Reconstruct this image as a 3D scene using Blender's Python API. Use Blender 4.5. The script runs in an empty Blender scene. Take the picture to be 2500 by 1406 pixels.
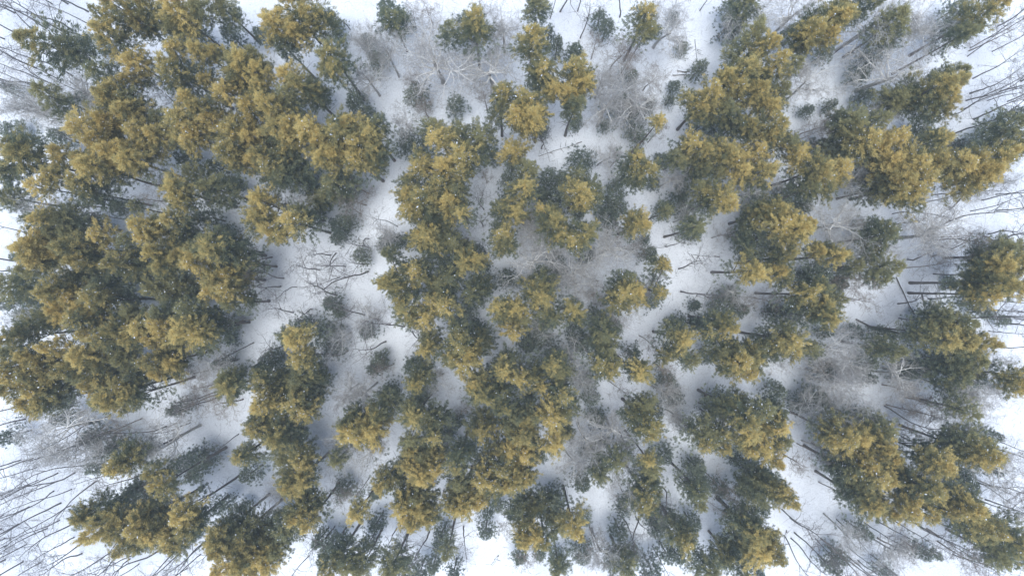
import bpy, math, random
import numpy as np
from mathutils import Vector, Matrix
R_ = math.radians
scene = bpy.context.scene
C = scene.collection

# ------------------------------------------------------------------ camera, sky, sun, exposure
cam_d = bpy.data.cameras.new('camera'); cam = bpy.data.objects.new('camera', cam_d); C.objects.link(cam)
cam_d.sensor_width = 36.0; cam_d.lens = 24.0; cam_d.clip_end = 2000; cam_d.clip_start = 0.5
CAM_H = 100.0
cam.location = (0, 0, CAM_H); cam.rotation_euler = (0, 0, 0)          # a drone looking straight down
scene.camera = cam
SUN_EL, SUN_AZ = R_(83), R_(205)       # azimuth clockwise from +Y (top of the picture)
world = bpy.data.worlds.new('World'); scene.world = world; world.use_nodes = True
wn = world.node_tree.nodes; wl = world.node_tree.links
sky = wn.new('ShaderNodeTexSky'); sky.sky_type = 'NISHITA'; sky.sun_disc = False
sky.sun_elevation = SUN_EL; sky.sun_rotation = SUN_AZ
sky.air_density = 1.0; sky.dust_density = 1.0; sky.ozone_density = 1.0
wl.new(sky.outputs[0], wn['Background'].inputs[0]); wn['Background'].inputs[1].default_value = 0.095
sun_d = bpy.data.lights.new('sun', 'SUN'); sun_d.energy = 1.5; sun_d.angle = R_(36); sun_d.color = (0.945, 0.985, 1.0)
sun = bpy.data.objects.new('sun', sun_d); C.objects.link(sun)
sd = Vector((math.sin(SUN_AZ)*math.cos(SUN_EL), math.cos(SUN_AZ)*math.cos(SUN_EL), math.sin(SUN_EL)))
sun.rotation_euler = sd.to_track_quat('Z', 'Y').to_euler()
scene.view_settings.view_transform = 'Standard'; scene.view_settings.look = 'None'
scene.view_settings.gamma = 1.0; scene.view_settings.exposure = 1.27
scene.cycles.max_bounces = 4; scene.cycles.diffuse_bounces = 3; scene.cycles.transmission_bounces = 2
scene.cycles.use_denoising = True

# ------------------------------------------------------------------ materials
def mat(name):
    m = bpy.data.materials.new(name); m.use_nodes = True
    n = m.node_tree.nodes; n.clear()
    o = n.new('ShaderNodeOutputMaterial')
    return m, n, m.node_tree.links, o

def ramp(n, stops):
    r = n.new('ShaderNodeValToRGB'); e = r.color_ramp.elements
    while len(e) < len(stops): e.new(0.5)
    for k, (p, c) in enumerate(stops): e[k].position = p; e[k].color = (*c, 1)
    return r

def needle_mat(name, stops, vary=0.44, transl=0.42):
    m, n, l, o = mat(name)
    a = n.new('ShaderNodeAttribute'); a.attribute_name = 'tint'
    oi = n.new('ShaderNodeObjectInfo')
    mm = n.new('ShaderNodeMath'); mm.operation = 'MULTIPLY_ADD'          # per-tree shift of the tone
    l.new(oi.outputs['Random'], mm.inputs[0]); mm.inputs[1].default_value = vary; l.new(a.outputs['Fac'], mm.inputs[2])
    r = ramp(n, stops); l.new(mm.outputs[0], r.inputs[0])
    d = n.new('ShaderNodeBsdfDiffuse'); t = n.new('ShaderNodeBsdfTranslucent'); mx = n.new('ShaderNodeMixShader')
    mx.inputs[0].default_value = transl
    l.new(r.outputs[0], d.inputs[0]); l.new(r.outputs[0], t.inputs[0])
    l.new(d.outputs[0], mx.inputs[1]); l.new(t.outputs[0], mx.inputs[2]); l.new(mx.outputs[0], o.inputs[0])
    return m

M = {}
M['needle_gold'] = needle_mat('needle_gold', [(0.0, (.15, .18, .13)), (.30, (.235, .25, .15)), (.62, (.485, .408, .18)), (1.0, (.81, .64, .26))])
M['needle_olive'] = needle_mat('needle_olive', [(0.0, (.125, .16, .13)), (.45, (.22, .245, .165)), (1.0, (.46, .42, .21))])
M['needle_dark'] = needle_mat('needle_dark', [(0.0, (.14, .175, .155)), (.5, (.225, .26, .21)), (1.0, (.34, .36, .26))])

def bark_mat(name, stops, scale=6.0):
    m, n, l, o = mat(name)
    a = n.new('ShaderNodeAttribute'); a.attribute_name = 'tint'
    tc = n.new('ShaderNodeTexCoord'); nz = n.new('ShaderNodeTexNoise')
    nz.inputs['Scale'].default_value = scale; nz.inputs['Detail'].default_value = 4
    l.new(tc.outputs['Object'], nz.inputs['Vector'])
    mm = n.new('ShaderNodeMath'); mm.operation = 'MULTIPLY_ADD'; mm.inputs[1].default_value = .5
    l.new(nz.outputs['Fac'], mm.inputs[0])
    su = n.new('ShaderNodeMath'); su.operation = 'SUBTRACT'; su.inputs[1].default_value = .25
    l.new(a.outputs['Fac'], su.inputs[0]); l.new(su.outputs[0], mm.inputs[2])
    r = ramp(n, stops); l.new(mm.outputs[0], r.inputs[0])
    b = n.new('ShaderNodeBsdfPrincipled'); b.inputs['Roughness'].default_value = .9
    l.new(r.outputs[0], b.inputs['Base Color'])
    bp = n.new('ShaderNodeBump'); bp.inputs['Strength'].default_value = .5; bp.inputs['Distance'].default_value = .03
    l.new(nz.outputs['Fac'], bp.inputs['Height']); l.new(bp.outputs[0], b.inputs['Normal'])
    l.new(b.outputs[0], o.inputs[0])
    return m
M['bark_pine'] = bark_mat('bark_pine', [(0, (.10, .09, .085)), (.6, (.18, .16, .148)), (1, (.28, .215, .17))])
M['bark_dark'] = bark_mat('bark_dark', [(0, (.10, .09, .088)), (.5, (.185, .17, .165)), (1, (.32, .29, .28))])
M['bark_pale'] = bark_mat('bark_pale', [(0, (.26, .245, .23)), (.5, (.49, .465, .44)), (1, (.84, .82, .78))])
M['bark_brown'] = bark_mat('bark_brown', [(0, (.17, .14, .12)), (.5, (.30, .255, .22)), (1, (.44, .39, .345))])

def snow_mat(name, ground):
    m, n, l, o = mat(name)
    b = n.new('ShaderNodeBsdfPrincipled'); b.inputs['Roughness'].default_value = .75
    tc = n.new('ShaderNodeTexCoord')
    if ground:
        n1 = n.new('ShaderNodeTexNoise'); n1.inputs['Scale'].default_value = 5.0; n1.inputs['Detail'].default_value = 8; n1.inputs['Roughness'].default_value = .75
        n2 = n.new('ShaderNodeTexNoise'); n2.inputs['Scale'].default_value = .16; n2.inputs['Detail'].default_value = 5
        l.new(tc.outputs['Object'], n1.inputs['Vector']); l.new(tc.outputs['Object'], n2.inputs['Vector'])
        # needle litter and old crust: slightly greyer patches
        r = ramp(n, [(.3, (.68, .69, .71)), (.62, (.84, .85, .87)), (1.0, (.88, .885, .90))])
        l.new(n2.outputs['Fac'], r.inputs[0])
        r2 = ramp(n, [(.36, (.74, .74, .75)), (.54, (1, 1, 1))])
        l.new(n1.outputs['Fac'], r2.inputs[0])
        mx = n.new('ShaderNodeMix'); mx.data_type = 'RGBA'; mx.blend_type = 'MULTIPLY'; mx.inputs[0].default_value = .8
        l.new(r.outputs[0], mx.inputs[6]); l.new(r2.outputs[0], mx.inputs[7])
        l.new(mx.outputs[2], b.inputs['Base Color'])
        bp = n.new('ShaderNodeBump'); bp.inputs['Strength'].default_value = .6; bp.inputs['Distance'].default_value = .12
        l.new(n1.outputs['Fac'], bp.inputs['Height']); l.new(bp.outputs[0], b.inputs['Normal'])
    else:
        b.inputs['Base Color'].default_value = (.86, .88, .91, 1)
    l.new(b.outputs[0], o.inputs[0])
    return m
M['snow'] = snow_mat('snow', False)
M['snow_ground'] = snow_mat('snow_ground', True)

# ------------------------------------------------------------------ mesh helpers
def mesh(name, V, F, material, tint=None, smooth=False):
    V = np.asarray(V, np.float32); F = np.asarray(F, np.int32)
    me = bpy.data.meshes.new(name); k = F.shape[1]
    me.vertices.add(len(V)); me.vertices.foreach_set('co', V.ravel())
    me.loops.add(F.size); me.loops.foreach_set('vertex_index', F.ravel())
    me.polygons.add(len(F)); me.polygons.foreach_set('loop_start', np.arange(0, F.size, k, dtype=np.int32))
    if smooth: me.polygons.foreach_set('use_smooth', np.ones(len(F), bool))
    if tint is not None:
        a = me.attributes.new('tint', 'FLOAT', 'POINT'); a.data.foreach_set('value', np.asarray(tint, np.float32))
    me.update(); me.validate(); me.materials.append(material)
    return me

class Wood:
    """tapered tubes, collected and built as one mesh"""
    def __init__(s): s.V = []; s.F = []; s.T = []; s.n = 0
    def tube(s, pts, rad, sides, tint):
        pts = np.asarray(pts, float); m = len(pts)
        d = np.gradient(pts, axis=0); d /= np.linalg.norm(d, axis=1)[:, None] + 1e-9
        ref = np.array([0.0, 0, 1]) if abs(d[0, 2]) < .9 else np.array([1.0, 0, 0])
        u = np.cross(d, ref); u /= np.linalg.norm(u, axis=1)[:, None] + 1e-9
        w = np.cross(d, u)
        a = np.arange(sides)*2*math.pi/sides
        ring = (u[:, None, :]*np.cos(a)[None, :, None] + w[:, None, :]*np.sin(a)[None, :, None])*np.asarray(rad)[:, None, None] + pts[:, None, :]
        s.V.append(ring.reshape(-1, 3))
        i = np.arange(m-1)[:, None]*sides; j = np.arange(sides)[None, :]; j2 = (j+1) % sides
        A, B, Cc, D = i+j+s.n, i+j2+s.n, i+sides+j2+s.n, i+sides+j+s.n
        s.F.append(np.stack([A, B, Cc, D], -1).reshape(-1, 4))
        s.T.append(np.full(m*sides, tint)); s.n += m*sides
    def build(s, name, material):
        return mesh(name, np.concatenate(s.V), np.concatenate(s.F), material, np.concatenate(s.T), True)

def unit(v): return v/(np.linalg.norm(v)+1e-9)

def blades(rng, centers, outs, K, size, width, tint0, up=.42, spread=.5, out=.9):
    """needle sprays: K thin faces per clump, pointing out and up from its centre"""
    n = len(centers)
    c = np.repeat(centers, K, 0); o = np.repeat(outs, K, 0); sz = np.repeat(size, K)
    d = o*out + np.array([0, 0, up]) + rng.normal(0, spread, (n*K, 3)); d /= np.linalg.norm(d, axis=1)[:, None]
    L = sz*rng.uniform(.7, 1.25, n*K)
    base = c + rng.normal(0, .22, (n*K, 3))*sz[:, None]
    side = np.cross(d, rng.normal(0, 1, (n*K, 3))); side /= np.linalg.norm(side, axis=1)[:, None]+1e-9
    w = (width*rng.uniform(.7, 1.3, n*K))[:, None]
    tip = base + d*L[:, None]; mid = base + d*(L*.45)[:, None]
    V = np.stack([base, mid+side*w, tip, mid-side*w], 1).reshape(-1, 3)
    F = np.arange(n*K*4).reshape(-1, 4)
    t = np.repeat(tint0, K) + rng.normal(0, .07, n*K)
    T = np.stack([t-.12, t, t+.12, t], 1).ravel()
    return V, F, np.clip(T, 0, 1)

def bough_mesh(name, seed, material, levels=10, per=8, K=22, tone=.45, sparse=.1):
    """domed pine bough head, radius 1: whorls of feathery sprays that rise towards a leader"""
    rng = np.random.default_rng(seed); Cn, Ou, Sz, Tn = [], [], [], []
    ph = rng.uniform(0, 6.3, 3); amp = rng.uniform(.06, .2, 3)
    for i in range(levels):
        t = i/(levels-1); z = -1.15 + 2.1*t
        rad = max(.10, (1-t**2.0)**.75)*(.86 if t < .15 else 1)
        nb = max(3, int(round(per*(1-.45*t)))); a0 = rng.uniform(0, 6.3)
        for b in range(nb):
            a = a0 + b*2*math.pi/nb + rng.normal(0, .15)
            wob = 1 + sum(amp[q]*math.sin((q+2)*a+ph[q]) for q in range(3))
            ln = rad*wob*rng.uniform(.72, 1.12); ct = rng.normal(0, .16)
            o = np.array([math.cos(a), math.sin(a), 0]); s_ = np.array([-o[1], o[0], 0])
            for f in np.arange(.24, 1.01, .105):
                if rng.random() < sparse: continue
                c = o*ln*f + s_*rng.normal(0, .075)*f + np.array([0, 0, z + .22*f*f*rad - .10*f + rng.normal(0, .05)])
                Cn.append(c); Ou.append(unit(o+s_*rng.normal(0, .35))); Sz.append(rng.uniform(.12, .19)*(1.1-.25*t))
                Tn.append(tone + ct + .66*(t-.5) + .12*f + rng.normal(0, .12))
    for q in range(8):
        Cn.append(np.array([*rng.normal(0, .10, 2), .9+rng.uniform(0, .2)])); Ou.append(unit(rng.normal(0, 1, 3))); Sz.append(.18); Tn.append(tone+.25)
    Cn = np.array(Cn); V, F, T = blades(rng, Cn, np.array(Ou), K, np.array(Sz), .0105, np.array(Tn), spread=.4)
    return mesh(name, V, F, material, T), Cn

def open_mesh(name, seed, material, levels=6, per=7, K=24, tone=.4, z0=-1.0, z1=.9, flat=False):
    """looser evergreen crown: separate sprays on long thin branches, with gaps"""
    rng = np.random.default_rng(seed); Cn, Ou, Sz, Tn = [], [], [], []
    for i in range(levels):
        t = i/max(1, levels-1); z = z0+(z1-z0)*t; rad = max(.2, 1-.75*t) if not flat else 1
        nb = max(3, int(per*(1-.4*t))); a0 = rng.uniform(0, 6.3)
        for b in range(nb):
            a = a0+b*2*math.pi/nb+rng.normal(0, .3); ln = rad*rng.uniform(.6, 1.2)
            o = np.array([math.cos(a), math.sin(a), 0]); s_ = np.array([-o[1], o[0], 0])
            for f in np.arange(.45 if flat else .3, 1.01, .17):
                if rng.random() < .24: continue
                for sgn in (-1, 1):
                    if rng.random() < .3: continue
                    c = o*ln*f + s_*sgn*rng.uniform(.02, .2) + np.array([0, 0, z-.08*f+rng.normal(0, .06)])
                    Cn.append(c); Ou.append(unit(o+s_*sgn*.8)); Sz.append(rng.uniform(.09, .16)); Tn.append(tone+.12*t+rng.normal(0, .13))
    Cn = np.array(Cn); V, F, T = blades(rng, Cn, np.array(Ou), K, np.array(Sz), .015, np.array(Tn), up=.25, spread=.6)
    return mesh(name, V, F, material, T), Cn

ICO_V = np.array([(0, 0, .55), (1, 0, 0), (.31, .95, 0), (-.81, .59, 0), (-.81, -.59, 0), (.31, -.95, 0), (0, 0, -.25)])
ICO_F = np.array([(0, 1, 2), (0, 2, 3), (0, 3, 4), (0, 4, 5), (0, 5, 1), (6, 2, 1), (6, 3, 2), (6, 4, 3), (6, 5, 4), (6, 1, 5)])
def snow_mesh(name, seed, centers, count, lo, hi):
    """lumps of snow caught on the sprays"""
    rng = np.random.default_rng(seed); pick = centers[rng.integers(0, len(centers), count)]
    V, F = [], []
    for k, c in enumerate(pick):
        c = c + rng.normal(0, .07, 3) + np.array([0, 0, .12]); s = rng.uniform(lo, hi)*(1.8 if rng.random() < .06 else 1)
        V.append(ICO_V*s*rng.uniform(.6, 1.4, (7, 1))*np.array([rng.uniform(.7, 1.6), 1, 1]) + c); F.append(ICO_F+7*k)
    return mesh(name, np.concatenate(V), np.concatenate(F), M['snow'])

# ------------------------------------------------------------------ leafless trees
def walk(rng, p, d, length, steps, wob, lift=0.0):
    pts = [p]; st = length/steps
    for _ in range(steps):
        d = unit(d + rng.normal(0, wob, 3) + np.array([0, 0, lift])); p = p + d*st; pts.append(p)
    return np.array(pts), d

def bare_tree(seed, mtl, height=15, radius=2.6, trunk_r=.17, start=.45, limbs=11, subs=6, twigs=5, twiglets=2, wob=.10, trunk_tint=.45, limb_tint=.5, twig_tint=.5, fork=False, crook=.03, limb_r=.45, tw=.014):
    """trunk mesh and crown mesh of a leafless tree, base at the origin"""
    rng = np.random.default_rng(seed)
    tr = Wood(); cr = Wood()
    top = height*(.62 if fork else .93)
    tp, _ = walk(rng, np.array([0, 0, -.3]), np.array([0, 0, 1.0]), top+.3, 10, crook)
    tp[:, :2] *= 1.0
    tt = np.linspace(0, 1, len(tp)); rr = trunk_r*(1-tt*(.55 if fork else .85)); rr[0] *= 1.12
    tr.tube(tp, rr, 8, trunk_tint)
    def on(tq):
        k = min(len(tp)-2, int(tq*(len(tp)-1))); f = tq*(len(tp)-1)-k
        return tp[k]*(1-f)+tp[k+1]*f, rr[k]*(1-f)+rr[k+1]*f
    a0 = rng.uniform(0, 6.3)
    for i in range(limbs):
        q = (start + (1-start)*((i+.5)/limbs)**.8) if not fork else rng.uniform(.72, 1.0)
        p, r = on(min(.999, q)); a = a0+i*2.4+rng.normal(0, .3)
        rise = rng.uniform(.3, 1.0) if not fork else rng.uniform(.15, 1.3)
        d = unit(np.array([math.cos(a), math.sin(a), rise]))
        ln = radius*rng.uniform(.75, 1.2)*(1.15-.55*max(0, (q-start)/(1-start)) if not fork else 1.25)*math.sqrt(1+rise*rise*.6)
        r0 = max(.025, min(r*.75, trunk_r*limb_r*rng.uniform(.7, 1.15)))
        lp, _ = walk(rng, p, d, ln, 7, wob*1.5, .04)
        lr = r0*(1-np.linspace(0, 1, 8)*.8); cr.tube(lp, lr, 5, limb_tint+rng.normal(0, .05))
        for j in range(subs):
            k = rng.integers(2, 8); d2 = unit(lp[k]-lp[k-1] + rng.normal(0, .65, 3) + np.array([0, 0, .15]))
            l2 = ln*rng.uniform(.28, .55); sp, _ = walk(rng, lp[k], d2, l2, 4, wob*1.6, .03)
            r2 = max(tw*1.3, lr[k]*.68); cr.tube(sp, r2*(1-np.linspace(0, 1, 5)*.7), 4, limb_tint+rng.normal(0, .06))
            for _t in range(twigs):
                k2 = rng.integers(1, 5); d3 = unit(sp[k2]-sp[k2-1] + rng.normal(0, .6, 3) + np.array([0, 0, .1]))
                l3 = l2*rng.uniform(.35, .7); wp, _ = walk(rng, sp[k2], d3, l3, 3, wob*1.5)
                cr.tube(wp, np.linspace(tw, tw*.6, 4), 3, twig_tint+rng.normal(0, .07))
                for _w in range(twiglets):
                    k3 = rng.integers(1, 4); d4 = unit(wp[k3]-wp[k3-1]+rng.normal(0, .6, 3))
                    vp, _ = walk(rng, wp[k3], d4, l3*rng.uniform(.35, .7), 2, wob)
                    cr.tube(vp, np.linspace(tw*.75, tw*.4, 3), 3, twig_tint+rng.normal(0, .07))
    return tr.build('trunk', M[mtl]), cr.build('crown', M[mtl])

# ------------------------------------------------------------------ object helpers
def link(name, me, parent=None, loc=(0, 0, 0), rot=(0, 0, 0), scale=(1, 1, 1)):
    o = bpy.data.objects.new(name, me); C.objects.link(o)
    o.parent = parent; o.location = loc; o.rotation_euler = rot; o.scale = scale
    return o
def tag(o, label, cat, group=None):
    o['label'] = label; o['category'] = cat
    if group: o['group'] = group

# ------------------------------------------------------------------ ground: one sheet of snow, gently uneven
def gz(x, y):
    return (.22*np.sin(x*.11+1.3)*np.cos(y*.13-.4) + .12*np.sin(x*.31+y*.22) + .07*np.sin(x*.62-y*.47+2) + .04*np.sin(x*1.3+.5)*np.sin(y*1.15+1.7))
def ground():
    n = 261; ax = np.linspace(-1, 1, n); ax = np.sign(ax)*(np.abs(ax)*85 + np.abs(ax)**9*515)
    X, Y = np.meshgrid(ax, ax, indexing='ij')
    V = np.stack([X, Y, gz(X, Y)], -1).reshape(-1, 3)
    i = np.arange(n-1)[:, None]*n; j = np.arange(n-1)[None, :]
    F = np.stack([i+j, i+n+j, i+n+j+1, i+j+1], -1).reshape(-1, 4)
    g = link('ground', mesh('ground', V, F, M['snow_ground'], None, True)); g['kind'] = 'structure'
ground()

# ------------------------------------------------------------------ where things stand (metres; x right, y up the picture)
# PINES: (height, [(x, y, z, radius, tone) of each bough head]); others: (x, y, height[, crown radius]); LOGS: two ends and radius
PINES=[
 (19.2,[(-26.5, 34.37, 16.0, 3.28, 0), (-24.41, 33.45, 15.1, 2.46, 0), (-29.05, 32.24, 16.4, 2.42, 0), (-26.97, 31.46, 15.6, 2.23, 0)]),
 (20.0,[(-56.95, 29.88, 17.0, 3.04, 0), (-55.1, 30.0, 14.6, 2.47, 1)]),
 (20.6,[(-59.34, 15.94, 17.6, 3.01, 0), (-60.08, 16.98, 18.5, 1.73, 0), (-62.64, 14.36, 15.5, 2.01, 1)]),
 (19.9,[(-48.02, 34.26, 17.1, 2.82, 0), (-50.7, 33.56, 16.2, 1.56, 1)]),
 (20.4,[(-40.71, 33.71, 17.6, 2.81, 0), (-42.56, 33.04, 13.8, 2.49, 1), (-38.51, 34.41, 15.9, 2.22, 1)]),
 (20.1,[(-33.1, 26.96, 17.3, 2.82, 0), (-30.57, 25.98, 17.5, 1.75, 0), (-32.11, 28.49, 14.2, 2.26, 1), (-34.54, 26.11, 13.6, 2.06, 1)]),
 (18.6,[(-45.09, 34.37, 16.0, 2.65, 0), (-46.76, 33.44, 14.2, 2.04, 0)]),
 (19.0,[(-49.14, 22.95, 16.4, 2.63, 0), (-47.11, 21.75, 16.2, 2.43, 0), (-50.29, 20.38, 14.5, 2.48, 0), (-48.64, 24.22, 16.3, 1.78, 0)]),
 (19.8,[(-51.67, 19.37, 17.2, 2.61, 0), (-50.41, 18.08, 16.7, 2.2, 0)]),
 (19.9,[(-40.15, 20.41, 17.3, 2.61, 0), (-39.14, 19.38, 15.7, 2.23, 0), (-37.95, 21.78, 17.5, 1.75, 0), (-39.41, 18.09, 16.6, 1.77, 0)]),
 (18.9,[(7.85, 26.57, 16.2, 2.64, 0), (7.41, 24.19, 15.2, 2.24, 0), (8.88, 25.19, 16.7, 1.77, 0)]),
 (18.8,[(39.14, 33.05, 16.1, 2.64, 0), (36.73, 31.52, 15.9, 2.43, 0), (40.97, 33.81, 16.0, 2.0, 0), (39.66, 31.68, 15.0, 2.02, 0)]),
 (18.7,[(51.87, 24.65, 16.1, 2.64, 0), (55.08, 25.78, 14.7, 2.47, 0), (54.21, 23.27, 15.2, 2.24, 0), (52.84, 23.08, 13.9, 2.05, 1)]),
 (19.9,[(48.48, 15.3, 17.3, 2.61, 0), (47.02, 15.45, 15.5, 2.45, 0), (51.76, 15.59, 15.7, 2.44, 0), (47.42, 13.45, 16.7, 2.41, 0)]),
 (18.4,[(-59.59, 5.06, 15.8, 2.65, 0), (-59.3, 5.74, 13.5, 2.72, 0), (-59.11, 3.87, 14.1, 2.49, 0), (-60.37, 2.41, 13.9, 1.83, 1)]),
 (18.9,[(-36.33, 1.27, 16.3, 2.64, 0), (-35.0, 1.67, 14.3, 2.26, 0), (-34.95, -0.16, 16.2, 2.21, 0), (-37.11, -0.16, 15.8, 2.01, 0)]),
 (19.5,[(-10.59, 10.66, 16.9, 2.62, 0), (-7.66, 10.42, 16.0, 2.22, 0), (-8.77, 12.63, 17.4, 1.75, 0), (-13.03, 11.4, 16.0, 1.78, 0)]),
 (18.9,[(40.49, -18.06, 16.3, 2.64, 0), (43.15, -18.98, 14.5, 2.47, 0), (39.72, -18.56, 15.6, 1.79, 0), (42.88, -17.86, 12.9, 1.85, 1)]),
 (18.9,[(-49.51, 30.99, 16.4, 2.53, 0)]),
 (20.9,[(-40.92, 26.01, 18.6, 2.36, 0), (-40.86, 28.94, 17.6, 1.75, 0)]),
 (18.5,[(-35.35, 24.11, 16.1, 2.43, 0), (-38.3, 26.02, 15.1, 1.36, 0)]),
 (19.0,[(-45.49, 19.17, 16.6, 2.42, 0), (-47.14, 17.7, 14.2, 2.48, 0), (-43.81, 18.83, 15.7, 2.01, 0), (-44.58, 21.36, 13.5, 1.84, 1)]),
 (20.9,[(-49.94, 14.71, 18.6, 2.36, 0), (-52.76, 12.71, 16.9, 2.41, 0), (-52.46, 15.74, 16.8, 1.77, 0), (-50.05, 14.47, 14.9, 2.03, 1)]),
 (20.1,[(-45.92, 15.39, 17.7, 2.38, 0), (-48.26, 16.24, 17.0, 2.19, 0)]),
 (18.4,[(-34.34, 19.49, 15.9, 2.43, 0), (-32.32, 22.09, 15.6, 2.44, 0), (-36.86, 20.96, 15.1, 2.02, 0), (-32.63, 18.82, 15.7, 2.01, 0)]),
 (20.5,[(-40.45, 12.0, 18.1, 2.37, 0), (-39.71, 10.41, 18.2, 1.74, 0)]),
 (21.1,[(-21.63, 27.68, 18.7, 2.35, 0), (-21.27, 25.93, 18.8, 1.72, 0)]),
 (20.1,[(-24.71, 18.9, 17.7, 2.38, 0), (-23.48, 18.16, 17.1, 2.19, 0), (-26.52, 19.95, 17.0, 1.98, 0), (-27.56, 18.22, 16.0, 2.0, 0)]),
 (20.5,[(-21.11, 18.82, 18.1, 2.37, 0), (-19.0, 18.09, 16.6, 2.41, 0), (-21.32, 16.46, 15.9, 2.44, 0), (-20.1, 20.09, 16.4, 1.99, 0)]),
 (20.0,[(-5.75, 16.28, 17.6, 2.38, 0), (-8.25, 14.73, 15.5, 2.45, 0), (-6.13, 14.04, 17.4, 1.75, 0), (-3.78, 19.09, 14.5, 2.47, 1)]),
 (18.2,[(-11.28, 15.22, 15.7, 2.44, 0), (-13.3, 13.65, 11.9, 1.87, 1)]),
 (21.1,[(2.42, 29.59, 18.8, 2.35, 0)]),
 (19.9,[(1.58, 22.48, 17.5, 2.39, 0), (2.12, 20.75, 16.7, 2.41, 0), (-1.19, 23.64, 17.1, 1.97, 0), (0.7, 21.13, 16.6, 1.99, 0)]),
 (20.0,[(28.12, 26.31, 17.6, 2.38, 0), (29.66, 24.06, 16.3, 2.21, 0), (27.21, 24.5, 17.2, 1.97, 0), (25.9, 25.5, 18.0, 1.74, 0)]),
 (18.7,[(26.09, 16.74, 16.2, 2.43, 0), (28.06, 16.23, 15.2, 2.02, 0), (26.53, 14.89, 12.4, 1.86, 1)]),
 (20.0,[(8.08, 11.55, 17.6, 2.39, 0), (8.91, 10.46, 16.4, 1.77, 0), (9.83, 12.5, 14.6, 2.03, 1), (8.19, 14.15, 14.6, 1.81, 1)]),
 (19.4,[(31.84, 19.43, 16.9, 2.4, 0), (32.25, 22.45, 14.9, 2.25, 0), (32.31, 18.89, 15.4, 2.01, 0), (29.41, 19.97, 15.4, 1.8, 0)]),
 (19.2,[(30.83, 14.14, 16.8, 2.41, 0), (30.39, 16.95, 15.2, 2.02, 0), (28.41, 14.26, 16.1, 2.0, 0)]),
 (19.1,[(43.13, 18.24, 16.7, 2.41, 0), (46.05, 18.02, 15.3, 2.24, 0), (42.63, 20.92, 14.5, 2.48, 1), (45.5, 20.81, 14.9, 2.03, 1)]),
 (19.8,[(37.14, 14.57, 17.4, 2.39, 0), (34.89, 16.26, 16.8, 2.19, 0), (38.04, 12.88, 16.9, 2.19, 0), (39.89, 14.32, 16.8, 1.98, 0)]),
 (19.5,[(49.81, 13.2, 17.1, 2.4, 0), (47.04, 11.67, 16.7, 2.2, 0), (48.98, 11.45, 17.0, 1.98, 0)]),
 (19.5,[(54.42, 14.97, 17.1, 2.4, 0), (56.75, 13.74, 16.0, 2.43, 0), (56.32, 15.31, 17.2, 1.97, 0)]),
 (20.5,[(57.79, 15.49, 18.1, 2.37, 0), (57.23, 13.78, 17.9, 1.95, 0), (59.33, 16.06, 17.9, 1.74, 0)]),
 (18.5,[(-53.62, 4.86, 16.1, 2.43, 0), (-51.08, 6.53, 15.3, 2.24, 0), (-53.31, 3.45, 15.4, 2.01, 0), (-54.98, 4.82, 16.7, 1.22, 0)]),
 (21.3,[(-36.03, 4.86, 19.0, 2.35, 0), (-38.7, 3.17, 18.1, 1.95, 0), (-35.16, 4.7, 15.7, 2.44, 1)]),
 (16.9,[(-56.12, 0.39, 14.5, 2.48, 0), (-54.43, -1.26, 14.0, 2.49, 0), (-56.51, -1.26, 14.2, 2.27, 0), (-56.88, -3.1, 13.9, 2.05, 0)]),
 (19.3,[(-45.29, -4.76, 16.9, 2.41, 0), (-42.79, -5.16, 16.3, 2.42, 0), (-47.67, -4.77, 16.8, 2.2, 0), (-44.88, -6.14, 15.0, 2.02, 0)]),
 (21.4,[(-39.13, -5.16, 19.0, 2.34, 0), (-37.62, -5.42, 17.8, 2.17, 0), (-39.31, -2.82, 16.8, 2.2, 1), (-42.92, -3.2, 16.0, 2.0, 1)]),
 (20.7,[(-51.48, -8.17, 18.3, 2.36, 0), (-51.44, -5.52, 16.1, 2.21, 0), (-55.93, -7.47, 16.4, 2.21, 0), (-53.77, -9.72, 17.0, 1.98, 0)]),
 (19.7,[(-60.6, -9.51, 17.3, 2.39, 0), (-58.57, -10.14, 16.4, 2.42, 0), (-61.05, -12.53, 16.2, 2.43, 0), (-59.0, -8.47, 17.1, 1.97, 0)]),
 (19.7,[(-30.5, 10.62, 17.3, 2.39, 0), (-30.25, 7.42, 15.5, 2.23, 0), (-31.42, 8.56, 16.7, 1.98, 0)]),
 (18.3,[(-10.55, 6.31, 15.8, 2.44, 0), (-11.61, 6.12, 15.9, 1.57, 0), (-9.89, 9.59, 12.2, 2.09, 1), (-9.37, 7.18, 11.7, 2.1, 1)]),
 (20.6,[(-6.24, -6.96, 18.2, 2.37, 0), (-5.12, -7.81, 16.6, 1.99, 0), (-7.24, -8.33, 16.8, 1.98, 0), (-5.74, -9.09, 17.9, 1.96, 0)]),
 (18.1,[(3.59, -0.88, 15.6, 2.44, 0), (3.72, 0.96, 12.7, 2.08, 1), (3.87, -3.49, 13.3, 1.84, 1)]),
 (19.7,[(27.51, -8.97, 17.3, 2.39, 0), (29.36, -8.72, 16.4, 2.42, 0), (26.52, -9.35, 17.1, 1.76, 0), (28.96, -10.17, 16.2, 1.78, 0)]),
 (19.5,[(31.94, 9.57, 17.1, 2.4, 0), (31.24, 9.25, 15.2, 2.02, 0), (33.87, 8.77, 16.3, 1.99, 0), (30.52, 8.18, 13.1, 2.07, 1)]),
 (22.0,[(33.54, 6.88, 19.7, 2.33, 0), (31.92, 7.28, 19.0, 1.93, 0), (34.79, 7.37, 19.9, 1.28, 0), (33.67, 6.14, 18.1, 1.31, 1)]),
 (19.3,[(52.78, -6.18, 16.9, 2.41, 0), (55.57, -6.6, 16.2, 2.43, 0), (55.19, -4.54, 14.5, 2.25, 1), (54.08, -3.48, 13.7, 2.06, 1)]),
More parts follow.
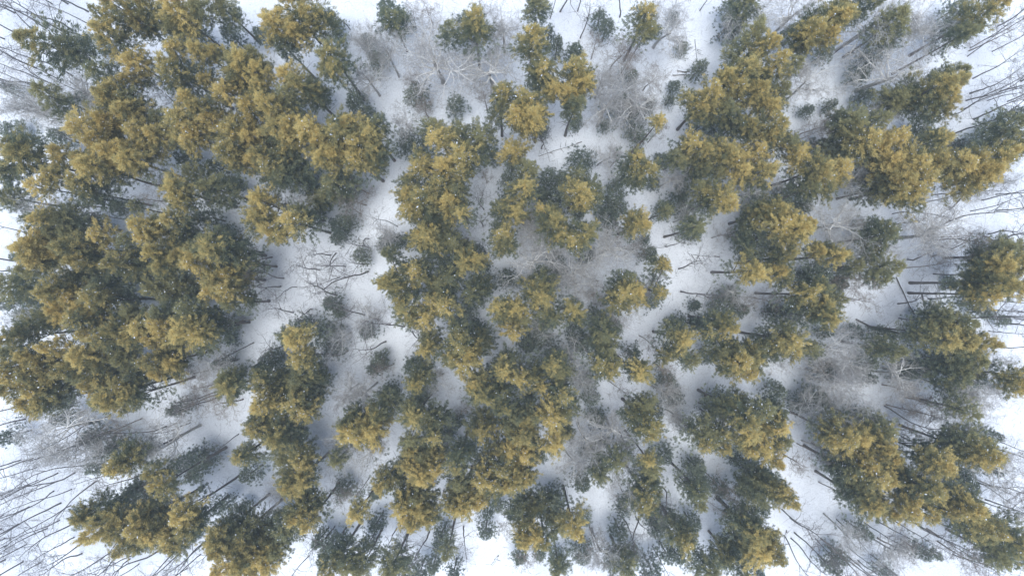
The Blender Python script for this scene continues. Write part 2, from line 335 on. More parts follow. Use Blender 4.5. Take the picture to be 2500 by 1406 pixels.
 (21.1,[(57.71, 0.54, 18.7, 2.35, 0), (60.79, 0.2, 17.4, 2.39, 0), (59.13, 2.67, 17.2, 2.19, 0), (61.5, 2.68, 17.1, 1.97, 0)]),
 (18.4,[(-58.56, -12.93, 15.9, 2.43, 0), (-59.85, -11.46, 15.9, 2.0, 0), (-60.36, -14.4, 14.7, 2.03, 0), (-59.74, -12.66, 11.5, 2.56, 1)]),
 (19.8,[(-48.88, -12.87, 17.4, 2.39, 0), (-47.45, -11.95, 16.5, 1.99, 0), (-47.97, -14.15, 17.2, 1.97, 0), (-51.47, -12.19, 16.1, 1.78, 0)]),
 (17.9,[(-48.27, -21.49, 15.4, 2.45, 0), (-49.43, -22.25, 15.3, 1.58, 0), (-48.97, -21.74, 12.2, 1.63, 1)]),
 (20.5,[(-49.53, -28.85, 18.1, 2.37, 0), (-48.11, -29.44, 16.9, 2.4, 0), (-52.83, -28.09, 16.2, 2.0, 0), (-50.31, -28.14, 14.4, 2.26, 1)]),
 (19.3,[(-45.29, -28.91, 16.9, 2.41, 0), (-43.87, -30.22, 16.2, 2.42, 0), (-46.79, -31.27, 16.8, 1.98, 0), (-45.65, -27.98, 14.9, 2.03, 1)]),
 (21.0,[(-33.93, -33.0, 18.6, 2.36, 0), (-32.44, -32.91, 18.0, 2.37, 0)]),
 (18.5,[(-26.83, -14.35, 16.0, 2.43, 0), (-29.0, -13.71, 14.4, 2.04, 0), (-25.92, -15.38, 14.3, 1.82, 0), (-26.34, -11.77, 12.3, 2.54, 1)]),
 (18.8,[(-30.84, -32.87, 16.3, 2.42, 0), (-31.96, -34.36, 15.7, 2.44, 0), (-29.78, -33.81, 16.7, 1.77, 0), (-33.03, -33.91, 11.8, 2.55, 1)]),
 (20.5,[(-18.65, -17.48, 18.1, 2.37, 0), (-17.21, -17.27, 16.7, 2.2, 0), (-20.06, -16.94, 17.4, 1.75, 0), (-19.61, -16.36, 13.9, 2.27, 1)]),
 (17.6,[(0.95, -18.29, 15.2, 2.46, 0), (1.65, -17.17, 13.6, 2.06, 0), (-0.37, -20.49, 15.1, 1.8, 0), (1.62, -20.69, 15.0, 1.8, 0)]),
 (20.3,[(16.1, -16.3, 17.9, 2.38, 0), (17.04, -17.41, 17.7, 1.75, 0), (16.36, -14.4, 15.7, 2.01, 1), (15.58, -15.6, 15.0, 1.8, 1)]),
 (19.4,[(29.74, -30.11, 17.0, 2.4, 0), (30.43, -32.47, 16.4, 2.42, 0), (31.87, -31.58, 15.0, 2.24, 0), (32.14, -32.4, 16.6, 1.77, 0)]),
 (20.5,[(55.12, -26.38, 18.2, 2.37, 0), (53.9, -26.91, 17.1, 2.19, 0), (56.56, -28.59, 16.8, 2.19, 0), (58.82, -29.55, 16.1, 2.21, 0)]),
 (17.5,[(-47.07, 28.13, 15.3, 2.24, 0), (-47.71, 26.22, 14.5, 1.7, 0)]),
 (20.6,[(-28.98, 21.88, 18.4, 2.15, 0), (-28.61, 19.43, 17.0, 2.19, 0), (-30.66, 24.19, 17.6, 1.53, 0), (-27.67, 23.39, 16.8, 1.77, 1)]),
 (18.9,[(-29.58, 14.69, 16.7, 2.2, 0), (-30.74, 16.13, 16.6, 1.99, 0), (-32.14, 15.87, 15.1, 1.8, 0), (-28.04, 14.25, 14.0, 2.49, 1)]),
 (19.7,[(-25.29, 24.39, 17.6, 2.18, 0), (-27.41, 25.97, 16.4, 1.99, 0), (-24.89, 24.32, 14.1, 1.82, 1)]),
 (18.7,[(-19.03, 15.63, 16.5, 2.2, 0), (-17.07, 15.76, 13.8, 1.61, 1)]),
 (19.2,[(24.08, 23.32, 17.0, 2.19, 0), (21.64, 23.37, 16.2, 1.56, 0), (23.38, 21.89, 15.7, 1.57, 0), (26.65, 22.21, 14.4, 2.48, 1)]),
 (18.8,[(22.06, 17.74, 16.6, 2.2, 0), (23.74, 16.49, 15.7, 2.22, 0), (23.94, 14.97, 13.0, 1.85, 1), (21.11, 16.1, 13.9, 1.6, 1)]),
 (19.2,[(58.19, 33.93, 17.0, 2.19, 0), (58.95, 34.72, 13.3, 2.51, 1)]),
 (19.6,[(-50.28, -1.56, 17.5, 2.18, 0), (-53.05, -2.83, 16.4, 1.99, 0), (-51.49, -3.38, 16.1, 2.0, 0), (-51.59, -0.16, 14.1, 2.27, 1)]),
 (17.3,[(-44.13, -9.22, 15.1, 2.24, 0), (-42.79, -9.51, 14.1, 1.82, 0), (-44.28, -10.47, 13.7, 1.83, 0), (-44.37, -8.23, 12.1, 2.09, 1)]),
 (18.4,[(-47.84, 3.06, 16.2, 2.21, 0), (-49.13, 2.28, 11.9, 2.1, 1)]),
 (19.3,[(5.12, 7.99, 17.1, 2.19, 0), (6.11, 6.68, 15.7, 1.79, 0), (3.57, 9.86, 16.2, 0.9, 0), (4.44, 9.49, 13.1, 1.85, 1)]),
 (19.4,[(13.77, -0.51, 17.2, 2.18, 0), (15.39, -0.7, 15.1, 2.02, 0), (12.78, -1.96, 15.6, 1.79, 0), (14.09, 0.93, 15.3, 1.8, 1)]),
 (20.8,[(10.76, -9.18, 18.6, 2.15, 0), (11.82, -9.72, 18.5, 1.73, 0), (11.87, -8.44, 15.7, 2.01, 1)]),
 (20.2,[(25.19, 11.05, 18.0, 2.16, 0), (26.11, 10.21, 18.4, 1.31, 0), (23.48, 12.32, 14.7, 1.81, 1), (24.71, 11.02, 14.8, 1.36, 1)]),
 (19.8,[(29.28, 1.96, 17.7, 2.17, 0), (29.57, 4.99, 13.8, 1.83, 1)]),
 (20.4,[(35.36, -0.68, 18.2, 2.16, 0), (38.24, -2.29, 16.5, 2.2, 0), (37.74, 0.2, 16.0, 2.0, 1)]),
 (20.8,[(33.26, -6.4, 18.7, 2.15, 0), (32.39, -7.11, 16.5, 2.2, 0), (34.5, -7.78, 16.9, 1.55, 0), (33.62, -5.15, 16.5, 1.77, 1)]),
 (20.5,[(-39.48, -27.04, 18.3, 2.16, 0), (-39.5, -29.18, 17.2, 1.97, 0), (-43.91, -28.93, 13.7, 2.28, 1), (-39.93, -28.9, 14.3, 2.04, 1)]),
 (19.2,[(-28.82, -18.25, 17.0, 2.19, 0), (-31.38, -17.24, 16.8, 1.77, 0), (-28.08, -18.21, 13.9, 2.27, 1), (-29.92, -16.93, 13.9, 2.05, 1)]),
 (19.1,[(-27.07, -24.12, 17.0, 2.19, 0), (-26.14, -27.45, 16.0, 2.22, 0), (-26.16, -21.52, 15.3, 2.02, 0), (-25.45, -23.56, 17.0, 1.76, 0)]),
 (20.1,[(-3.63, -12.63, 17.9, 2.17, 0), (-4.57, -11.69, 16.8, 1.77, 0)]),
 (19.3,[(-13.22, -26.72, 17.1, 2.19, 0), (-11.2, -27.33, 16.3, 1.99, 0), (-10.18, -28.18, 15.9, 1.78, 0), (-13.12, -28.31, 16.6, 1.33, 0)]),
 (19.6,[(-5.77, -26.28, 17.4, 2.18, 0), (-7.18, -26.46, 17.4, 1.75, 0), (-4.11, -26.19, 15.4, 1.8, 0), (-6.98, -25.91, 13.3, 2.29, 1)]),
 (20.0,[(-3.29, -23.0, 17.8, 2.17, 0), (-1.9, -24.24, 17.1, 1.97, 0), (-1.19, -21.99, 17.6, 1.96, 0), (-3.43, -22.17, 14.2, 1.82, 1)]),
 (19.4,[(4.94, -15.73, 17.2, 2.18, 0), (5.15, -19.07, 16.6, 1.99, 0), (6.18, -13.28, 17.1, 1.76, 0), (2.55, -15.92, 14.3, 2.04, 1)]),
 (21.1,[(27.85, -15.58, 18.9, 2.14, 0), (28.32, -17.5, 18.1, 2.16, 0), (30.38, -14.94, 16.7, 1.98, 1), (32.38, -16.75, 14.7, 2.03, 1)]),
 (18.5,[(30.53, -19.12, 16.3, 2.21, 0), (32.58, -21.06, 15.0, 2.02, 0), (31.03, -17.44, 14.9, 1.81, 0), (32.82, -16.99, 16.3, 1.78, 0)]),
 (20.9,[(49.33, -23.76, 18.8, 2.14, 0), (48.14, -26.76, 17.6, 2.18, 0), (51.18, -21.1, 18.3, 2.16, 0), (50.62, -27.4, 16.7, 1.98, 0)]),
 (20.0,[(56.55, -20.17, 17.9, 2.17, 0), (58.82, -20.47, 16.6, 1.77, 0), (58.98, -19.76, 13.5, 2.5, 1), (55.95, -19.11, 15.6, 2.23, 1)]),
 (19.7,[(-34.3, 16.43, 17.8, 1.96, 0), (-34.03, 15.56, 15.8, 1.79, 0)]),
 (19.2,[(-17.26, 18.66, 17.2, 1.97, 0), (-16.99, 16.8, 16.0, 2.0, 0), (-16.91, 20.36, 14.5, 1.81, 1)]),
 (17.3,[(0.05, 17.1, 15.3, 2.02, 0)]),
 (18.8,[(3.54, 26.76, 16.8, 1.98, 0), (5.18, 24.29, 16.1, 1.78, 0), (4.0, 25.81, 14.6, 1.81, 1)]),
 (18.8,[(16.33, 33.5, 16.8, 1.98, 0), (16.92, 32.34, 14.7, 1.81, 1)]),
 (19.4,[(1.4, 12.1, 17.4, 1.97, 0), (0.34, 9.15, 17.0, 1.76, 0), (1.97, 14.55, 15.5, 1.79, 1)]),
 (19.8,[(32.21, 27.13, 17.8, 1.96, 0), (31.14, 29.85, 17.1, 1.76, 0), (31.36, 26.72, 14.0, 1.82, 1), (35.02, 27.65, 15.7, 1.35, 1)]),
 (20.3,[(-44.14, 7.34, 18.4, 1.94, 0), (-44.42, 6.56, 17.2, 1.76, 0), (-41.07, 8.26, 17.9, 1.74, 0), (-47.41, 5.78, 15.7, 1.79, 1)]),
 (20.3,[(-42.79, 4.03, 18.3, 1.95, 0), (-41.92, 2.65, 18.0, 1.95, 0), (-40.56, 4.13, 16.4, 1.99, 0)]),
 (19.6,[(-60.2, -5.95, 17.6, 1.96, 0), (-60.51, -4.75, 13.9, 2.27, 1), (-62.59, -7.95, 15.1, 2.02, 1)]),
 (17.2,[(-57.65, -9.75, 15.2, 2.02, 0), (-57.49, -11.24, 14.9, 1.81, 0)]),
 (19.9,[(-60.69, -10.84, 17.9, 1.95, 0)]),
 (19.9,[(-26.56, 8.07, 18.0, 1.95, 0), (-28.27, 6.39, 17.1, 1.54, 0), (-26.55, 9.38, 14.0, 1.82, 1)]),
 (18.5,[(-5.65, 3.23, 16.5, 1.99, 0), (-4.46, 3.44, 15.6, 1.79, 0), (-7.94, 1.32, 13.0, 2.3, 1), (-7.57, 5.78, 13.0, 1.85, 1)]),
 (20.4,[(-14.75, 0.72, 18.5, 1.94, 0), (-12.06, 1.98, 16.6, 1.77, 0), (-14.13, -0.16, 14.8, 1.81, 1), (-15.15, 4.18, 15.2, 1.58, 1)]),
 (19.4,[(-8.24, -2.27, 17.4, 1.97, 0), (-9.76, -1.94, 16.5, 1.77, 0), (-8.71, -1.07, 14.5, 2.04, 1), (-6.63, -5.21, 15.5, 1.79, 1)]),
 (19.8,[(-12.94, -2.61, 17.8, 1.96, 0), (-11.98, -3.75, 15.9, 2.0, 0), (-10.56, -3.69, 17.2, 1.76, 0), (-13.46, -1.56, 17.8, 1.32, 0)]),
 (19.8,[(-26.09, -6.12, 17.8, 1.96, 0), (-25.54, -8.8, 17.3, 1.97, 0), (-28.38, -6.03, 14.1, 1.6, 1)]),
 (20.5,[(8.68, 6.62, 18.6, 1.94, 0), (7.35, 5.63, 17.9, 1.74, 0)]),
 (18.4,[(-1.08, 6.09, 16.4, 1.99, 0), (-0.56, 5.14, 14.4, 1.37, 1), (-1.47, 7.52, 14.3, 1.37, 1)]),
 (18.9,[(15.59, 7.82, 17.0, 1.98, 0), (15.37, 8.81, 14.2, 1.6, 1)]),
 (19.6,[(-1.42, -2.44, 17.7, 1.96, 0), (0.58, -2.46, 17.0, 1.76, 0), (0.23, -5.38, 15.5, 1.79, 0), (1.34, -4.04, 13.4, 1.84, 1)]),
 (18.8,[(33.31, 3.93, 16.8, 1.98, 0), (33.09, 2.21, 14.6, 1.81, 0), (34.18, 1.3, 14.6, 1.37, 1)]),
 (19.3,[(57.29, -6.68, 17.3, 1.97, 0), (57.88, -8.93, 14.4, 2.04, 1), (56.39, -4.49, 15.5, 1.79, 1)]),
 (18.7,[(58.08, -0.87, 16.7, 1.98, 0), (57.3, -0.7, 15.7, 1.57, 0), (57.88, 0.57, 14.3, 1.82, 1)]),
 (20.3,[(60.77, -10.78, 18.3, 1.94, 0), (61.47, -11.86, 17.1, 1.76, 0)]),
 (20.3,[(-34.06, -12.04, 18.3, 1.94, 0), (-34.92, -11.23, 16.3, 1.78, 1)]),
 (19.5,[(-41.42, -30.45, 17.6, 1.96, 0), (-41.25, -31.6, 16.8, 1.55, 0), (-43.65, -29.54, 15.6, 1.79, 1)]),
 (20.3,[(-35.43, -29.97, 18.4, 1.94, 0), (-35.68, -31.59, 17.8, 1.74, 0), (-35.7, -30.16, 14.4, 2.48, 1)]),
 (19.6,[(-30.36, -14.07, 17.7, 1.96, 0), (-30.99, -11.03, 16.4, 1.77, 0), (-30.9, -12.35, 13.7, 2.06, 1), (-32.01, -16.5, 14.2, 1.82, 1)]),
 (19.1,[(-24.9, -28.5, 17.1, 1.97, 0), (-28.54, -30.26, 13.6, 2.5, 1), (-25.59, -26.93, 14.2, 2.04, 1)]),
 (17.5,[(-3.38, -17.87, 15.5, 2.01, 0), (-3.56, -17.13, 10.9, 2.12, 1), (-1.49, -20.37, 13.3, 1.84, 1), (-5.02, -18.22, 12.0, 1.64, 1)]),
 (19.3,[(-11.07, -22.77, 17.3, 1.97, 0), (-12.58, -20.04, 15.5, 1.79, 0), (-12.96, -21.87, 15.3, 1.8, 0), (-9.29, -21.91, 15.9, 1.78, 0)]),
 (19.3,[(0.22, -23.49, 17.3, 1.97, 0), (0.53, -22.94, 15.4, 2.01, 0), (1.85, -23.29, 15.5, 1.79, 0), (-0.71, -24.11, 17.6, 1.1, 0)]),
 (18.3,[(16.42, -25.37, 16.3, 1.99, 0), (16.83, -27.47, 14.2, 2.04, 0), (16.06, -27.1, 12.5, 1.86, 1), (18.07, -25.37, 12.6, 1.63, 1)]),
 (19.3,[(7.57, -28.76, 17.4, 1.97, 0), (8.17, -30.24, 16.7, 1.11, 0), (6.28, -30.19, 13.3, 1.84, 1)]),
 (18.9,[(3.89, -30.7, 16.9, 1.98, 0), (2.49, -30.2, 16.3, 1.78, 0), (1.41, -30.67, 17.0, 1.55, 0)]),
 (18.1,[(45.59, -19.17, 16.1, 2.0, 0), (43.46, -20.34, 15.7, 1.79, 0), (47.14, -21.18, 15.2, 1.8, 0), (45.28, -20.63, 16.0, 1.56, 0)]),
 (20.2,[(43.75, -22.53, 18.2, 1.95, 0), (43.45, -21.86, 16.8, 1.77, 0), (45.4, -23.28, 16.8, 1.77, 0), (44.13, -23.94, 14.4, 2.04, 1)]),
 (18.4,[(44.17, -26.77, 16.4, 1.99, 0), (46.4, -27.68, 15.3, 1.8, 0), (43.8, -25.79, 14.4, 2.04, 1), (46.77, -27.07, 12.6, 1.86, 1)]),
 (19.5,[(7.37, -2.79, 17.6, 1.85, 0), (5.1, -3.99, 14.6, 1.59, 1), (8.39, -3.63, 14.5, 1.37, 1)]),
 (18.3,[(-55.47, 16.32, 16.5, 1.77, 0)]),
 (21.0,[(-56.06, 12.0, 19.3, 1.71, 0), (-54.94, 13.48, 18.7, 1.51, 0)]),
 (20.2,[(-22.76, 15.61, 18.4, 1.73, 0)]),
 (20.2,[(-4.48, 32.13, 18.5, 1.73, 0), (-4.34, 32.48, 14.3, 2.04, 1), (-7.67, 31.52, 15.9, 1.78, 1)]),
 (19.9,[(-8.87, 18.11, 18.1, 1.74, 0), (-10.05, 20.13, 14.0, 2.05, 1), (-6.61, 19.54, 13.4, 2.06, 1)]),
 (18.5,[(3.37, 21.43, 16.8, 1.77, 0)]),
 (19.5,[(15.08, 15.55, 17.8, 1.74, 0), (16.75, 14.38, 16.5, 1.77, 0), (14.86, 14.43, 14.0, 1.83, 1), (15.95, 13.33, 14.0, 1.6, 1)]),
 (18.4,[(47.24, 18.43, 16.7, 1.77, 0)]),
 (18.5,[(62.1, 16.99, 16.8, 1.77, 0), (62.44, 20.34, 13.9, 2.49, 1), (63.71, 18.81, 14.1, 2.04, 1)]),
 (19.5,[(-55.92, -0.5, 17.7, 1.75, 0)]),
 (21.1,[(-51.82, -3.93, 19.4, 1.71, 0)]),
 (19.1,[(-46.13, -6.15, 17.3, 1.75, 0), (-47.54, -3.25, 14.8, 2.25, 1), (-49.17, -7.59, 15.1, 1.8, 1), (-48.39, -8.91, 14.6, 1.81, 1)]),
 (20.7,[(-48.65, -6.03, 19.0, 1.72, 0), (-51.68, -8.36, 14.6, 2.47, 1)]),
 (19.0,[(-12.5, 9.56, 17.2, 1.76, 0)]),
 (18.1,[(-11.2, 1.27, 16.3, 1.78, 0), (-9.39, 0.21, 13.3, 2.06, 1), (-11.66, 2.81, 13.0, 1.85, 1)]),
 (18.4,[(5.15, -9.41, 16.6, 1.77, 0), (6.21, -10.59, 14.3, 1.82, 1), (5.6, -13.3, 12.3, 1.86, 1)]),
 (19.7,[(1.04, -11.0, 18.0, 1.74, 0), (-1.07, -10.01, 17.5, 1.54, 0), (3.57, -12.16, 16.0, 1.34, 0), (2.77, -11.29, 13.1, 2.29, 1)]),
 (20.6,[(15.4, -10.02, 18.9, 1.72, 0), (15.6, -9.96, 15.0, 1.58, 1)]),
 (19.6,[(20.85, -6.29, 17.9, 1.74, 0), (19.0, -8.41, 15.9, 1.35, 0), (20.2, -5.44, 14.7, 1.81, 1), (21.0, -7.58, 15.1, 1.8, 1)]),
 (20.1,[(25.95, -4.68, 18.4, 1.73, 0), (23.6, -5.4, 18.0, 1.31, 0), (26.23, -7.63, 14.6, 2.03, 1), (27.68, -7.71, 15.7, 2.01, 1)]),
 (21.8,[(37.43, -3.56, 20.1, 1.69, 0), (37.34, -2.83, 16.5, 1.99, 1), (39.96, -1.59, 15.9, 1.57, 1)]),
 (20.7,[(-41.72, -23.51, 19.0, 1.72, 0), (-43.03, -22.1, 17.8, 1.53, 0)]),
 (20.9,[(-11.86, -15.37, 19.2, 1.72, 0), (-12.67, -14.91, 14.8, 1.81, 1), (-10.8, -15.92, 15.3, 1.8, 1), (-12.43, -18.72, 16.5, 1.77, 1)]),
 (20.4,[(-18.52, -26.73, 18.7, 1.73, 0)]),
 (18.8,[(-22.44, -34.36, 17.0, 1.76, 0), (-20.99, -33.5, 14.3, 2.48, 1), (-20.51, -34.75, 14.8, 2.03, 1)]),
 (18.4,[(21.34, -31.32, 16.6, 1.77, 0), (21.2, -31.18, 13.6, 2.06, 1), (22.26, -31.05, 14.5, 1.59, 1)]),
 (19.6,[(33.26, -25.45, 17.8, 1.74, 0), (32.71, -24.64, 17.0, 1.55, 0), (32.31, -25.62, 14.3, 2.48, 1)]),
 (19.5,[(51.17, -24.75, 17.8, 1.74, 0), (53.48, -22.4, 16.1, 1.56, 0), (53.45, -27.4, 16.1, 1.34, 0), (49.69, -24.8, 15.2, 2.02, 1)]),
 (19.5,[(61.23, -30.92, 17.7, 1.75, 0), (59.91, -30.18, 15.9, 1.35, 0), (63.87, -31.15, 13.2, 2.51, 1), (62.93, -33.0, 12.7, 2.53, 1)]),
 (19.3,[(-37.87, 28.59, 17.6, 1.64, 0), (-36.12, 28.7, 16.8, 1.33, 0)]),
 (20.4,[(51.15, 17.76, 18.9, 1.51, 0), (53.45, 19.18, 14.1, 1.82, 1)]),
 (18.7,[(-10.39, -7.58, 17.2, 1.54, 0), (-10.44, -6.6, 13.8, 1.83, 1)]),
 (19.0,[(-11.76, -11.6, 17.5, 1.54, 0), (-11.45, -10.74, 14.5, 1.81, 1)]),
 (19.9,[(38.93, 3.85, 18.4, 1.52, 0), (37.51, 4.48, 16.6, 1.34, 0), (40.21, 4.05, 17.9, 1.1, 0), (39.65, 4.97, 14.2, 1.37, 1)]),
 (19.6,[(-46.04, -13.29, 18.1, 1.52, 0), (-46.76, -10.47, 15.2, 1.8, 1), (-50.95, -13.95, 15.2, 1.8, 1), (-47.68, -11.5, 14.5, 1.81, 1)]),
 (19.9,[(-32.67, -20.23, 18.3, 1.52, 0), (-33.44, -21.03, 13.6, 1.83, 1)]),
 (20.4,[(-9.3, -17.84, 18.9, 1.51, 0), (-11.5, -21.63, 14.1, 2.04, 1), (-9.8, -17.34, 14.6, 1.81, 1), (-9.02, -16.34, 15.0, 1.8, 1)]),
 (21.5,[(-6.61, -20.83, 20.0, 1.49, 0), (-6.38, -20.18, 16.4, 1.77, 1), (-6.23, -23.87, 16.0, 1.78, 1)]),
 (18.3,[(-15.95, -23.83, 16.7, 1.55, 0), (-13.41, -25.81, 13.6, 2.5, 1), (-15.4, -24.57, 12.8, 1.62, 1)]),
 (17.9,[(29.27, -19.83, 16.3, 1.56, 0), (26.33, -19.81, 14.9, 1.36, 0)]),
 (20.0,[(-48.83, 23.19, 18.7, 1.3, 0), (-51.34, 26.84, 14.8, 2.47, 1), (-47.7, 23.21, 16.1, 1.78, 1)]),
 (20.0,[(-39.13, 22.85, 18.7, 1.3, 0), (-40.72, 26.06, 15.0, 1.8, 1)]),
 (19.3,[(-56.98, 8.43, 18.0, 1.31, 0), (-58.65, 8.5, 13.7, 2.72, 1), (-56.1, 8.78, 14.5, 2.04, 1), (-57.96, 7.05, 13.4, 2.06, 1)]),
 (20.3,[(-6.01, 8.84, 19.0, 1.3, 0), (-8.73, 11.9, 14.4, 2.26, 1), (-6.81, 12.02, 15.5, 2.01, 1)]),
 (19.4,[(17.82, -0.5, 18.1, 1.31, 0), (18.63, 2.86, 16.8, 1.11, 0), (18.35, 2.93, 14.8, 1.59, 1)]),
 (19.8,[(-0.65, -14.45, 18.5, 1.3, 0), (-1.46, -13.03, 15.3, 2.02, 1), (-0.14, -17.33, 13.7, 1.83, 1), (-1.59, -14.57, 14.7, 1.81, 1)]),
 (20.0,[(23.24, -18.75, 18.7, 1.3, 0), (23.81, -17.88, 15.5, 2.01, 1), (26.08, -18.38, 13.9, 1.83, 1)]),
 (20.6,[(17.34, 19.69, 19.5, 1.08, 0)]),
 (19.5,[(-11.8, -28.4, 18.4, 1.09, 0), (-11.61, -26.24, 14.7, 2.47, 1)]),
 (19.7,[(16.33, -20.52, 18.6, 1.09, 0), (17.41, -22.51, 15.0, 1.8, 1)]),
 (16.0,[(30.43, 31.3, 13.0, 2.96, 1)]),
 (16.2,[(48.6, 33.8, 13.3, 2.95, 1)]),
 (16.0,[(-37.56, 12.49, 13.5, 2.5, 1), (-41.11, 14.75, 11.0, 2.35, 1)]),
 (13.2,[(-23.03, 13.66, 10.6, 2.59, 1), (-26.31, 11.92, 7.1, 2.21, 1), (-23.64, 12.95, 8.2, 1.95, 1), (-25.14, 12.62, 8.5, 1.7, 1)]),
 (14.4,[(49.39, 24.38, 11.9, 2.55, 1), (53.36, 25.38, 9.0, 2.17, 1)]),
 (14.7,[(-45.44, 0.21, 12.2, 2.54, 1), (-44.86, -0.36, 10.0, 2.61, 1), (-43.16, 0.22, 9.9, 2.15, 1)]),
 (16.3,[(-53.27, -11.02, 13.8, 2.5, 1), (-53.36, -11.79, 9.2, 2.63, 1)]),
 (16.5,[(-63.58, 0.21, 14.0, 2.49, 1)]),
 (16.5,[(11.55, -5.66, 14.0, 2.49, 1), (11.85, -7.25, 10.3, 2.6, 1)]),
 (16.0,[(47.17, 6.67, 13.5, 2.5, 1), (47.15, 5.31, 11.5, 1.88, 1)]),
 (14.9,[(57.0, -11.39, 12.3, 2.54, 1), (59.82, -11.07, 10.3, 1.9, 1)]),
 (14.4,[(62.36, 4.54, 11.9, 2.55, 1), (68.12, 4.57, 7.4, 2.68, 1), (63.64, 2.18, 8.1, 2.19, 1)]),
 (16.3,[(-33.76, -30.56, 13.8, 2.5, 1), (-31.83, -32.28, 9.5, 2.62, 1), (-32.76, -32.44, 11.7, 2.56, 1), (-35.91, -32.84, 12.1, 2.09, 1)]),
 (14.9,[(-28.02, -12.55, 12.3, 2.54, 1), (-27.06, -14.34, 9.3, 2.39, 1), (-30.95, -12.57, 9.2, 2.16, 1), (-26.29, -9.83, 11.2, 1.65, 1)]),
 (13.0,[(-28.81, -24.29, 10.4, 2.59, 1), (-28.86, -21.65, 7.9, 2.19, 1), (-31.2, -22.9, 6.7, 1.98, 1)]),
 (16.6,[(-15.17, -35.03, 14.1, 2.49, 1), (-14.32, -37.37, 10.2, 1.9, 1)]),
 (13.4,[(14.45, -36.18, 10.8, 2.58, 1)]),
 (15.5,[(46.91, -18.03, 13.0, 2.52, 1)]),
 (16.1,[(42.54, -22.7, 13.6, 2.5, 1), (43.78, -25.61, 11.8, 1.87, 1)]),
 (13.7,[(-65.53, 11.85, 11.4, 2.34, 1)]),
 (15.2,[(-29.12, 16.65, 12.9, 2.3, 1), (-31.84, 18.83, 8.7, 2.17, 1), (-31.9, 15.23, 9.3, 2.16, 1)]),
 (14.3,[(30.24, 36.76, 11.9, 2.32, 1)]),
 (13.9,[(47.51, 12.77, 11.5, 2.33, 1), (48.59, 15.5, 8.8, 1.94, 1)]),
 (15.2,[(-42.47, 6.35, 12.9, 2.3, 1), (-43.37, 8.76, 9.1, 2.17, 1), (-46.39, 8.41, 10.7, 1.9, 1)]),
 (15.4,[(-4.96, -0.53, 13.1, 2.29, 1), (-4.03, 0.22, 8.9, 2.17, 1)]),
 (14.9,[(48.26, -7.81, 12.6, 2.31, 1)]),
 (14.7,[(-36.82, 35.74, 12.6, 2.08, 1)]),
 (16.1,[(-58.38, 24.14, 14.1, 2.05, 1)]),
 (16.2,[(-52.68, 12.03, 14.1, 2.05, 1)]),
 (14.3,[(-15.32, 34.6, 12.2, 2.09, 1)]),
 (14.1,[(3.18, 36.37, 12.0, 2.1, 1)]),
 (15.8,[(28.69, 20.72, 13.8, 2.05, 1)]),
 (15.8,[(41.35, 35.28, 13.7, 2.05, 1)]),
 (13.9,[(43.96, 19.13, 11.8, 2.1, 1), (48.4, 17.84, 8.8, 2.17, 1), (43.14, 17.76, 9.2, 2.16, 1), (43.68, 22.59, 8.5, 1.94, 1)]),
 (15.3,[(-34.35, 3.17, 13.2, 2.07, 1), (-35.46, 0.97, 11.3, 1.88, 1), (-36.04, 5.54, 10.8, 1.66, 1)]),
 (12.6,[(-56.47, 1.75, 10.4, 2.13, 1), (-56.02, 2.22, 6.7, 2.22, 1)]),
 (16.2,[(47.18, 2.77, 14.2, 2.04, 1), (48.46, 1.37, 10.1, 1.91, 1)]),
 (14.6,[(-59.99, -14.76, 12.6, 2.08, 1), (-60.13, -14.4, 10.1, 1.91, 1)]),
 (15.6,[(-52.83, -28.05, 13.6, 2.06, 1)]),
 (17.3,[(-29.54, -32.55, 15.3, 2.02, 1)]),
 (15.0,[(-19.08, -35.3, 13.0, 2.07, 1)]),
 (15.4,[(1.34, -29.05, 13.3, 2.06, 1), (2.29, -28.82, 10.0, 2.14, 1), (3.85, -28.38, 9.6, 2.15, 1), (4.97, -29.33, 10.2, 2.14, 1)]),
 (15.7,[(13.07, -21.75, 13.7, 2.06, 1), (11.36, -24.08, 11.2, 1.88, 1)]),
 (14.1,[(32.09, -24.79, 12.0, 2.09, 1), (31.61, -26.43, 9.7, 1.92, 1)]),
 (13.1,[(29.62, -30.21, 11.0, 2.12, 1), (32.27, -31.13, 8.9, 2.17, 1), (30.19, -34.34, 8.1, 2.19, 1), (31.49, -33.15, 8.1, 1.95, 1)]),
 (15.2,[(24.84, -35.62, 13.1, 2.07, 1)]),
 (14.8,[(33.66, -15.85, 12.7, 2.08, 1)]),
 (16.1,[(58.83, -30.84, 14.0, 2.05, 1)]),
 (13.6,[(63.19, -35.14, 11.5, 2.11, 1), (66.97, -36.17, 8.4, 1.94, 1)]),
 (16.4,[(-28.76, 30.57, 14.6, 1.81, 1)]),
 (18.6,[(7.8, 22.31, 16.8, 1.77, 1)]),
 (14.7,[(34.36, 24.87, 12.8, 1.85, 1), (33.09, 24.85, 10.2, 1.91, 1)]),
 (17.6,[(34.45, 17.91, 15.8, 1.79, 1)]),
 (15.9,[(44.88, 35.71, 14.0, 1.82, 1)]),
 (17.5,[(55.88, 31.42, 15.7, 1.79, 1)]),
 (14.7,[(56.67, 27.47, 12.8, 1.85, 1)]),
 (18.3,[(36.44, 12.22, 16.6, 1.77, 1)]),
 (14.7,[(-56.04, 6.72, 12.9, 1.85, 1)]),
 (15.5,[(-38.21, -4.95, 13.7, 1.83, 1), (-40.12, -7.19, 11.1, 1.89, 1), (-39.58, -3.6, 10.6, 1.9, 1)]),
 (14.0,[(-10.08, 5.27, 12.2, 1.86, 1), (-6.69, 5.03, 9.7, 1.92, 1)]),
 (13.0,[(-4.32, -7.38, 11.1, 1.89, 1), (-4.07, -6.45, 8.0, 1.95, 1)]),
